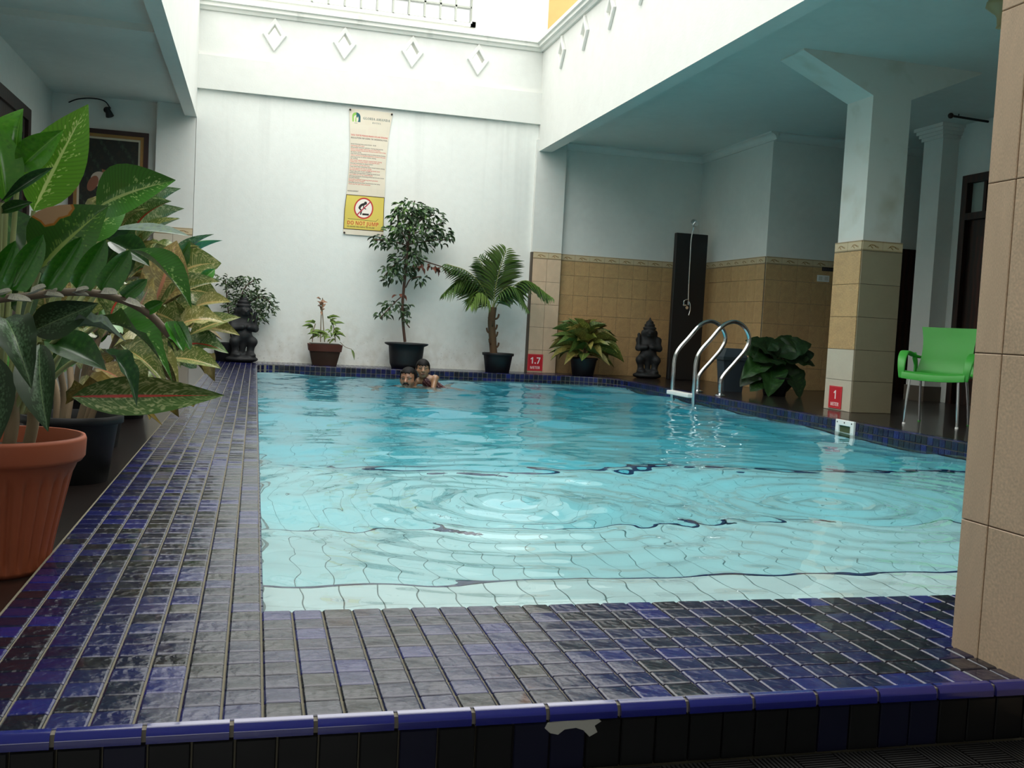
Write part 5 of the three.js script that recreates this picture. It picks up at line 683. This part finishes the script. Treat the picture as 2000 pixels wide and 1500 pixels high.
{ // broad dark plant
  seed = 12; const O = V(5.16, 0, -8.95), t = thing('philodendron', 'broad dark leaved plant in the shade behind the ladder', 'plant', O.toArray()), L = localTo(t), z = -8.95;
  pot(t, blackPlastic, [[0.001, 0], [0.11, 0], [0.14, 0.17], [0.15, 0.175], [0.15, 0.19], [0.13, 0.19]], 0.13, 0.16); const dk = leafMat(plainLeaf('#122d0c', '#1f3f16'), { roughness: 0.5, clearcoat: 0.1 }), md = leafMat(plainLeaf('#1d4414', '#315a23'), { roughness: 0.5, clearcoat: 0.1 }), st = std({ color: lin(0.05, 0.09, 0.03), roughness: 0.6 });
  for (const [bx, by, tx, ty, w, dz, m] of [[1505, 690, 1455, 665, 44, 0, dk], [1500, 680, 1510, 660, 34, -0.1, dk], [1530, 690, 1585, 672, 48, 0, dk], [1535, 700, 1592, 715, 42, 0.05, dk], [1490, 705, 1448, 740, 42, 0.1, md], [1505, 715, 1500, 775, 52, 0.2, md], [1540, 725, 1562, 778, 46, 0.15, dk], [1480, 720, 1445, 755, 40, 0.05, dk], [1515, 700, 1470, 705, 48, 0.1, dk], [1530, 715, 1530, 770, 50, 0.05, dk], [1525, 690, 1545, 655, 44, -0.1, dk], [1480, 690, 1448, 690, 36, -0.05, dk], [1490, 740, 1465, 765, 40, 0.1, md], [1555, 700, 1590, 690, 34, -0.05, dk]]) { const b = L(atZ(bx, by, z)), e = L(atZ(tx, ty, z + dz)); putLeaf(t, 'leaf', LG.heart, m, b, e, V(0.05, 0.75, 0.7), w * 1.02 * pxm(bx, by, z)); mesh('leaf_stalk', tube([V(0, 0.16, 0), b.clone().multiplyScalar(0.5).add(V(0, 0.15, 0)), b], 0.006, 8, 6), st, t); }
}
// ---------------------------------------------------------------- stone guardians
const stone = std({ color: lin(0.010, 0.0115, 0.013), map: grain, roughness: 0.7, bumpMap: roughBump, bumpScale: 0.004 });
const guardianGeo = (() => {
  const P2 = []; const E2 = (c, r, k) => P2.push({ c, r, k }), C2 = (a, b, ra, rb, k) => P2.push({ a, b, ra, rb, k });
  E2([0, 0.035, 0], [0.185, 0.045, 0.15]); E2([-0.085, 0.085, 0.05], [0.055, 0.03, 0.075]); E2([0.085, 0.085, 0.05], [0.055, 0.03, 0.075]);
  for (const s of [-1, 1]) { C2([s * 0.085, 0.08, 0.02], [s * 0.1, 0.235, 0.03], 0.038, 0.045); C2([s * 0.11, 0.235, 0.04], [s * 0.055, 0.27, -0.03], 0.052, 0.062); C2([s * 0.115, 0.49, -0.02], [s * 0.135, 0.385, 0.03], 0.04, 0.036); C2([s * 0.135, 0.385, 0.03], [s * 0.04, 0.40, 0.085], 0.034, 0.03); E2([s * 0.12, 0.49, -0.02], [0.045, 0.04, 0.045]); E2([s * 0.088, 0.575, 0.0], [0.02, 0.045, 0.02]); }
  C2([0, 0.09, 0.0], [0, 0.24, 0.01], 0.028, 0.045); E2([0, 0.31, 0], [0.105, 0.085, 0.085]); E2([0, 0.43, -0.005], [0.11, 0.10, 0.075]); E2([0, 0.52, 0], [0.075, 0.04, 0.06]); E2([0, 0.585, 0.012], [0.078, 0.07, 0.075]); E2([0, 0.575, 0.085], [0.018, 0.022, 0.02], 0.01); E2([0, 0.545, 0.07], [0.035, 0.014, 0.02], 0.01); for (const s of [-1, 1]) E2([s * 0.032, 0.60, 0.075], [0.017, 0.014, 0.014], 0.006);
  E2([0, 0.645, 0], [0.088, 0.028, 0.08], 0.012); E2([0, 0.685, 0], [0.07, 0.026, 0.065], 0.012); E2([0, 0.72, 0], [0.05, 0.024, 0.048], 0.012); C2([0, 0.73, 0], [0, 0.785, 0], 0.026, 0.006, 0.012); C2([0.13, 0.36, 0.06], [0.135, 0.56, 0.02], 0.018, 0.022, 0.01);
  return blob(P2, 0.011, 0.03);
})();
{
  const a = tag(mesh('guardian_statue', guardianGeo, stone), 'dark stone guardian statue between the croton and the black shower panel', 'statue', null); const p = atY(1266, 739, 0); a.position.set(p.x, 0, p.z - 0.05); a.rotation.y = -0.25; a.scale.set(-0.98, 0.98, 0.98);
  const b = tag(mesh('guardian_statue', guardianGeo, stone), 'dark stone guardian statue on the corner of the mosaic coping', 'statue', null); b.position.set(-0.135, 0, -11.58); b.rotation.y = 0.35;
}
// ---------------------------------------------------------------- bathers
const skinMap = tex(128, 128, (u, v) => { const n = 0.93 + 0.12 * wrapNoise(u, v, 8, 91); return [n, n, n]; }, true, 0.3);
const hairM = phy({ color: lin(0.004, 0.0035, 0.0035), roughness: 0.6, specularIntensity: 0.35 });
function head(s, o, { fat = 0, neck = 0.5 } = {}) { // prims of a head, chin to crown 2.3 units of s, facing +z
  const P2 = [], q = (c, r, k) => P2.push({ c: c.map((x) => x * s), r: r.map((x) => x * s), k: (k ?? 0.25) * s }), t = (a, b, ra, rb, k) => P2.push({ a: a.map((x) => x * s), b: b.map((x) => x * s), ra: ra * s, rb: rb * s, k: (k ?? 0.2) * s });
  q([0, 0.25, -0.08], [0.76, 0.92, 0.92]); q([0, -0.45, 0.16], [0.56 + fat, 0.62, 0.62]); q([-0.38, -0.22, 0.38], [0.3 + fat, 0.28, 0.3]); q([0.38, -0.22, 0.38], [0.3 + fat, 0.28, 0.3]); q([0, -0.85, 0.42], [0.26, 0.2, 0.24]);
  t([0, 0.12, 0.78], [0, -0.2, 0.98], 0.09, 0.16, 0.12); q([-0.13, -0.22, 0.88], [0.1, 0.08, 0.1], 0.06); q([0.13, -0.22, 0.88], [0.1, 0.08, 0.1], 0.06);
  q([-0.3, 0.24, 0.72], [0.26, 0.08, 0.14], 0.12); q([0.3, 0.24, 0.72], [0.26, 0.08, 0.14], 0.12); q([0, -0.52, 0.76], [0.27, 0.055, 0.12], 0.05); q([0, -0.62, 0.73], [0.22, 0.07, 0.12], 0.05);
  for (const d of [-1, 1]) q([d * 0.8, 0.0, -0.06], [0.09, 0.3, 0.2], 0.08);
  t([0, -0.6, -0.2], [0, -1.5, -0.4], neck, neck * 1.1, 0.12); return P2;
}
function faceParts(par, s, m) {
  const white = std({ color: lin(0.3, 0.27, 0.23), roughness: 0.3 }), darkM = std({ color: lin(0.01, 0.008, 0.007), roughness: 0.3 }), lip = std({ color: lin(0.2, 0.07, 0.055), roughness: 0.5 });
  for (const d of [-1, 1]) {
    const e = mesh('eye', new THREE.SphereGeometry(0.13 * s, 12, 10), white, par); e.position.set(d * 0.3 * s, 0.08 * s, 0.72 * s); e.scale.set(1.05, 0.42, 0.7); const p = mesh('pupil', new THREE.SphereGeometry(0.075 * s, 10, 8), darkM, e); p.position.set(0, 0, 0.085 * s);
    mesh('eyebrow', tube([V(d * 0.12 * s, 0.27 * s, 0.84 * s), V(d * 0.32 * s, 0.33 * s, 0.82 * s), V(d * 0.5 * s, 0.25 * s, 0.70 * s)], 0.045 * s, 10, 6), darkM, par);
  }
  mesh('lips', tube([V(-0.2 * s, -0.56 * s, 0.80 * s), V(0, -0.545 * s, 0.885 * s), V(0.2 * s, -0.56 * s, 0.80 * s)], 0.045 * s, 10, 6), lip, par);
  if (m) { mesh('moustache', tube([V(-0.3 * s, -0.5 * s, 0.72 * s), V(-0.14 * s, -0.38 * s, 0.88 * s), V(0, -0.36 * s, 0.93 * s), V(0.14 * s, -0.38 * s, 0.88 * s), V(0.3 * s, -0.5 * s, 0.72 * s)], 0.075 * s, 14, 6), darkM, par); mesh('goatee', new THREE.SphereGeometry(0.16 * s, 10, 8), darkM, par).position.set(0, -0.83 * s, 0.58 * s); }
}
function hair(s, low, fringe) { // a cap of hair cut back from the face and neck
  const P2 = [{ c: [0, 0.3 * s, -0.12 * s], r: [0.88 * s, 1.0 * s, 1.02 * s] }]; if (low < -0.3) P2.push({ c: [0, -0.15 * s, -0.35 * s], r: [0.9 * s, 0.75 * s, 0.72 * s] });
  return blob(P2, 0.05 * s, 0.2 * s, (d, x, y, z) => { const wob = 0.06 * s * Math.sin(x / s * 17) + 0.05 * s * Math.sin(x / s * 31 + 1); const face = Math.min(z - 0.28 * s - 0.25 * Math.abs(x) * 0, fringe * s + wob - y + 0.12 * Math.abs(x)), neck = low * s - y; return Math.max(d, face, neck, -(Math.hypot(x / 0.74, (y - 0.25 * s) / 0.9, (z + 0.06 * s) / 0.9) - s) * 0.6); });
}
{ // the man, chin in the water, swimming towards the near end
  const s = 0.098, c = atZ(797, 741, -9.7), t = thing('person', 'swimming man with moustache, chin in the water, carrying a child', 'person', [c.x, c.y, c.z], -0.42, null), skin = phy({ color: lin(0.33, 0.155, 0.085), map: skinMap, roughness: 0.42, clearcoat: 0.4, clearcoatRoughness: 0.2 });
  const P2 = head(s, null, { fat: 0.02 }); P2.push({ a: [-0.16, -0.235, -0.1], b: [0.2, -0.235, -0.06], ra: 0.072, rb: 0.072, k: 0.06 }, { a: [0, -0.2, -0.05], b: [0.03, -0.4, -0.35], ra: 0.13, rb: 0.13, k: 0.08 }, { a: [0.03, -0.4, -0.35], b: [0.05, -0.5, -0.65], ra: 0.13, rb: 0.11, k: 0.06 }, { a: [-0.18, -0.24, -0.1], b: [-0.3, -0.4, 0.08], ra: 0.055, rb: 0.042, k: 0.04 }, { a: [-0.3, -0.4, 0.08], b: [-0.24, -0.4, 0.3], ra: 0.04, rb: 0.028, k: 0.03 }, { a: [0.22, -0.24, -0.06], b: [0.34, -0.4, 0.06], ra: 0.055, rb: 0.042, k: 0.04 }, { a: [0.34, -0.4, 0.06], b: [0.3, -0.4, 0.28], ra: 0.04, rb: 0.028, k: 0.03 });
  for (const sx of [[-0.24, 1], [0.3, -1]]) for (let k = 0; k < 5; k++) { const a = (k - 1.7) * 0.28 * sx[1], b = [sx[0] + (k === 4 ? sx[1] * 0.035 : 0), -0.4, k === 4 ? 0.31 : 0.33]; P2.push({ a: b, b: [b[0] + Math.sin(a) * 0.03, -0.405, b[2] + 0.03], ra: 0.0115, rb: 0.0105, k: 0.008 }, { a: [b[0] + Math.sin(a) * 0.03, -0.405, b[2] + 0.03], b: [b[0] + Math.sin(a) * 0.055, -0.42, b[2] + 0.055 - (k === 4 ? 0.02 : 0)], ra: 0.0105, rb: 0.009, k: 0.004 }); }
  for (const d of [-1, 1]) P2.push({ a: [0.05 + d * 0.07, -0.5, -0.65], b: [0.05 + d * 0.1, -0.62, -1.0], ra: 0.09, rb: 0.06, k: 0.04 }, { a: [0.05 + d * 0.1, -0.62, -1.0], b: [0.05 + d * 0.11, -0.6, -1.38], ra: 0.058, rb: 0.038, k: 0.03 }, { a: [0.05 + d * 0.11, -0.6, -1.38], b: [0.05 + d * 0.12, -0.63, -1.55], ra: 0.036, rb: 0.022, k: 0.02 });
  const nh = head(s, null, {}).length, g1 = mergeGeometries([blob(P2.slice(0, nh), 0.0042, 0.02), blob(P2.slice(nh - 1), 0.011, 0.02)]); g1.setAttribute('uv', new THREE.BufferAttribute(new Float32Array(g1.attributes.position.count * 2).map((_, i) => g1.attributes.position.array[(i >> 1) * 3 + (i & 1)]), 2)); mesh('body', g1, skin, t);
  faceParts(t, s, true); mesh('hair', hair(s, -0.15, 0.62), hairM, t);
}
{ // the child on his back
  const s = 0.082, c = atZ(826, 721, -9.83), t = thing('person', 'small child in dark red patterned swimsuit clinging to the back of the swimming man', 'person', [c.x, c.y, c.z], -0.12), skin = phy({ color: lin(0.34, 0.18, 0.095), map: skinMap, roughness: 0.45, clearcoat: 0.4, clearcoatRoughness: 0.2 });
  const P2 = head(s, null, { fat: 0.08, neck: 0.32 });
  const Q = (x, y, dz) => atZ(x, y, -9.83 + dz).sub(c).toArray(), sh = Q(850, 739, 0.0), shl = Q(812, 745, -0.04), el = Q(846, 764, 0.07), wr = Q(826, 772, 0.16), hip = Q(880, 785, -0.14);
  P2.push({ a: [(sh[0] + shl[0]) / 2 + 0.01, -0.105, -0.03], b: hip, ra: 0.055, rb: 0.07, k: 0.03 }, { a: shl, b: sh, ra: 0.032, rb: 0.034, k: 0.03 }, { a: sh, b: el, ra: 0.031, rb: 0.026, k: 0.02 }, { a: el, b: wr, ra: 0.026, rb: 0.02, k: 0.015 }, { a: shl, b: [shl[0] - 0.03, -0.16, 0.06], ra: 0.03, rb: 0.025, k: 0.02 }, { a: [shl[0] - 0.03, -0.16, 0.06], b: [shl[0] - 0.01, -0.2, 0.17], ra: 0.025, rb: 0.019, k: 0.015 });
  for (const d of [-1, 1]) P2.push({ a: [hip[0], hip[1], hip[2] + d * 0.05], b: [hip[0] + 0.14, hip[1] - 0.13, hip[2] + d * 0.09], ra: 0.055, rb: 0.04, k: 0.03 }, { a: [hip[0] + 0.14, hip[1] - 0.13, hip[2] + d * 0.09], b: [hip[0] + 0.3, hip[1] - 0.2, hip[2] + d * 0.08], ra: 0.038, rb: 0.026, k: 0.02 });
  for (const w of [wr, [shl[0] - 0.01, -0.2, 0.17]]) for (let k = 0; k < 5; k++) { const o = (k - 2) * 0.0105; P2.push({ a: [w[0] - 0.005, w[1] + o * 0.4, w[2] + 0.01], b: [w[0] - 0.03 - (k === 0 ? -0.012 : 0), w[1] + o, w[2] + 0.024], ra: 0.0075, rb: 0.0065, k: 0.006 }, { a: [w[0] - 0.03, w[1] + o, w[2] + 0.024], b: [w[0] - 0.048 + (k === 0 ? 0.014 : 0), w[1] + o * 1.1 - 0.006, w[2] + 0.012], ra: 0.0065, rb: 0.0055, k: 0.004 }); }
  const nh = head(s, null, {}).length, g1 = mergeGeometries([blob(P2.slice(0, nh), 0.0036, 0.018), blob(P2.slice(nh - 1), 0.0065, 0.018)]); g1.setAttribute('uv', new THREE.BufferAttribute(new Float32Array(g1.attributes.position.count * 2).map((_, i) => g1.attributes.position.array[(i >> 1) * 3 + (i & 1)]), 2)); mesh('body', g1, skin, t);
  faceParts(t, s, false); mesh('hair', hair(s, -0.75, 0.42), hairM, t);
  const cloth = tex(128, 128, (u, v) => { const k = ((Math.floor(u * 16) + Math.floor(v * 16)) % 3) === 0, n = noise(u * 20, v * 20, 3); return k && n > -0.1 ? [0.55, 0.42, 0.42] : [0.22, 0.06, 0.08]; }, true, 0.2), a = [(sh[0] + shl[0]) / 2 + 0.012, -0.118, -0.028];
  const g2 = blob([{ a, b: hip, ra: 0.063, rb: 0.079, k: 0.05 }], 0.009, 0.03); g2.setAttribute('uv', new THREE.BufferAttribute(new Float32Array(g2.attributes.position.count * 2).map((_, i) => g2.attributes.position.array[(i >> 1) * 3 + (i & 1)]), 2)); mesh('swimsuit', g2, std({ map: cloth, roughness: 0.6 }), t);
  mesh('strap', tube([V(sh[0] - 0.02, sh[1] - 0.005, 0.03), V(sh[0] - 0.015, sh[1] + 0.033, 0.0), V(sh[0] + 0.01, sh[1] - 0.01, -0.035)], 0.007, 12, 6), std({ color: lin(0.5, 0.44, 0.38), roughness: 0.7 }), t);
}
renderer.render(scene, camera);
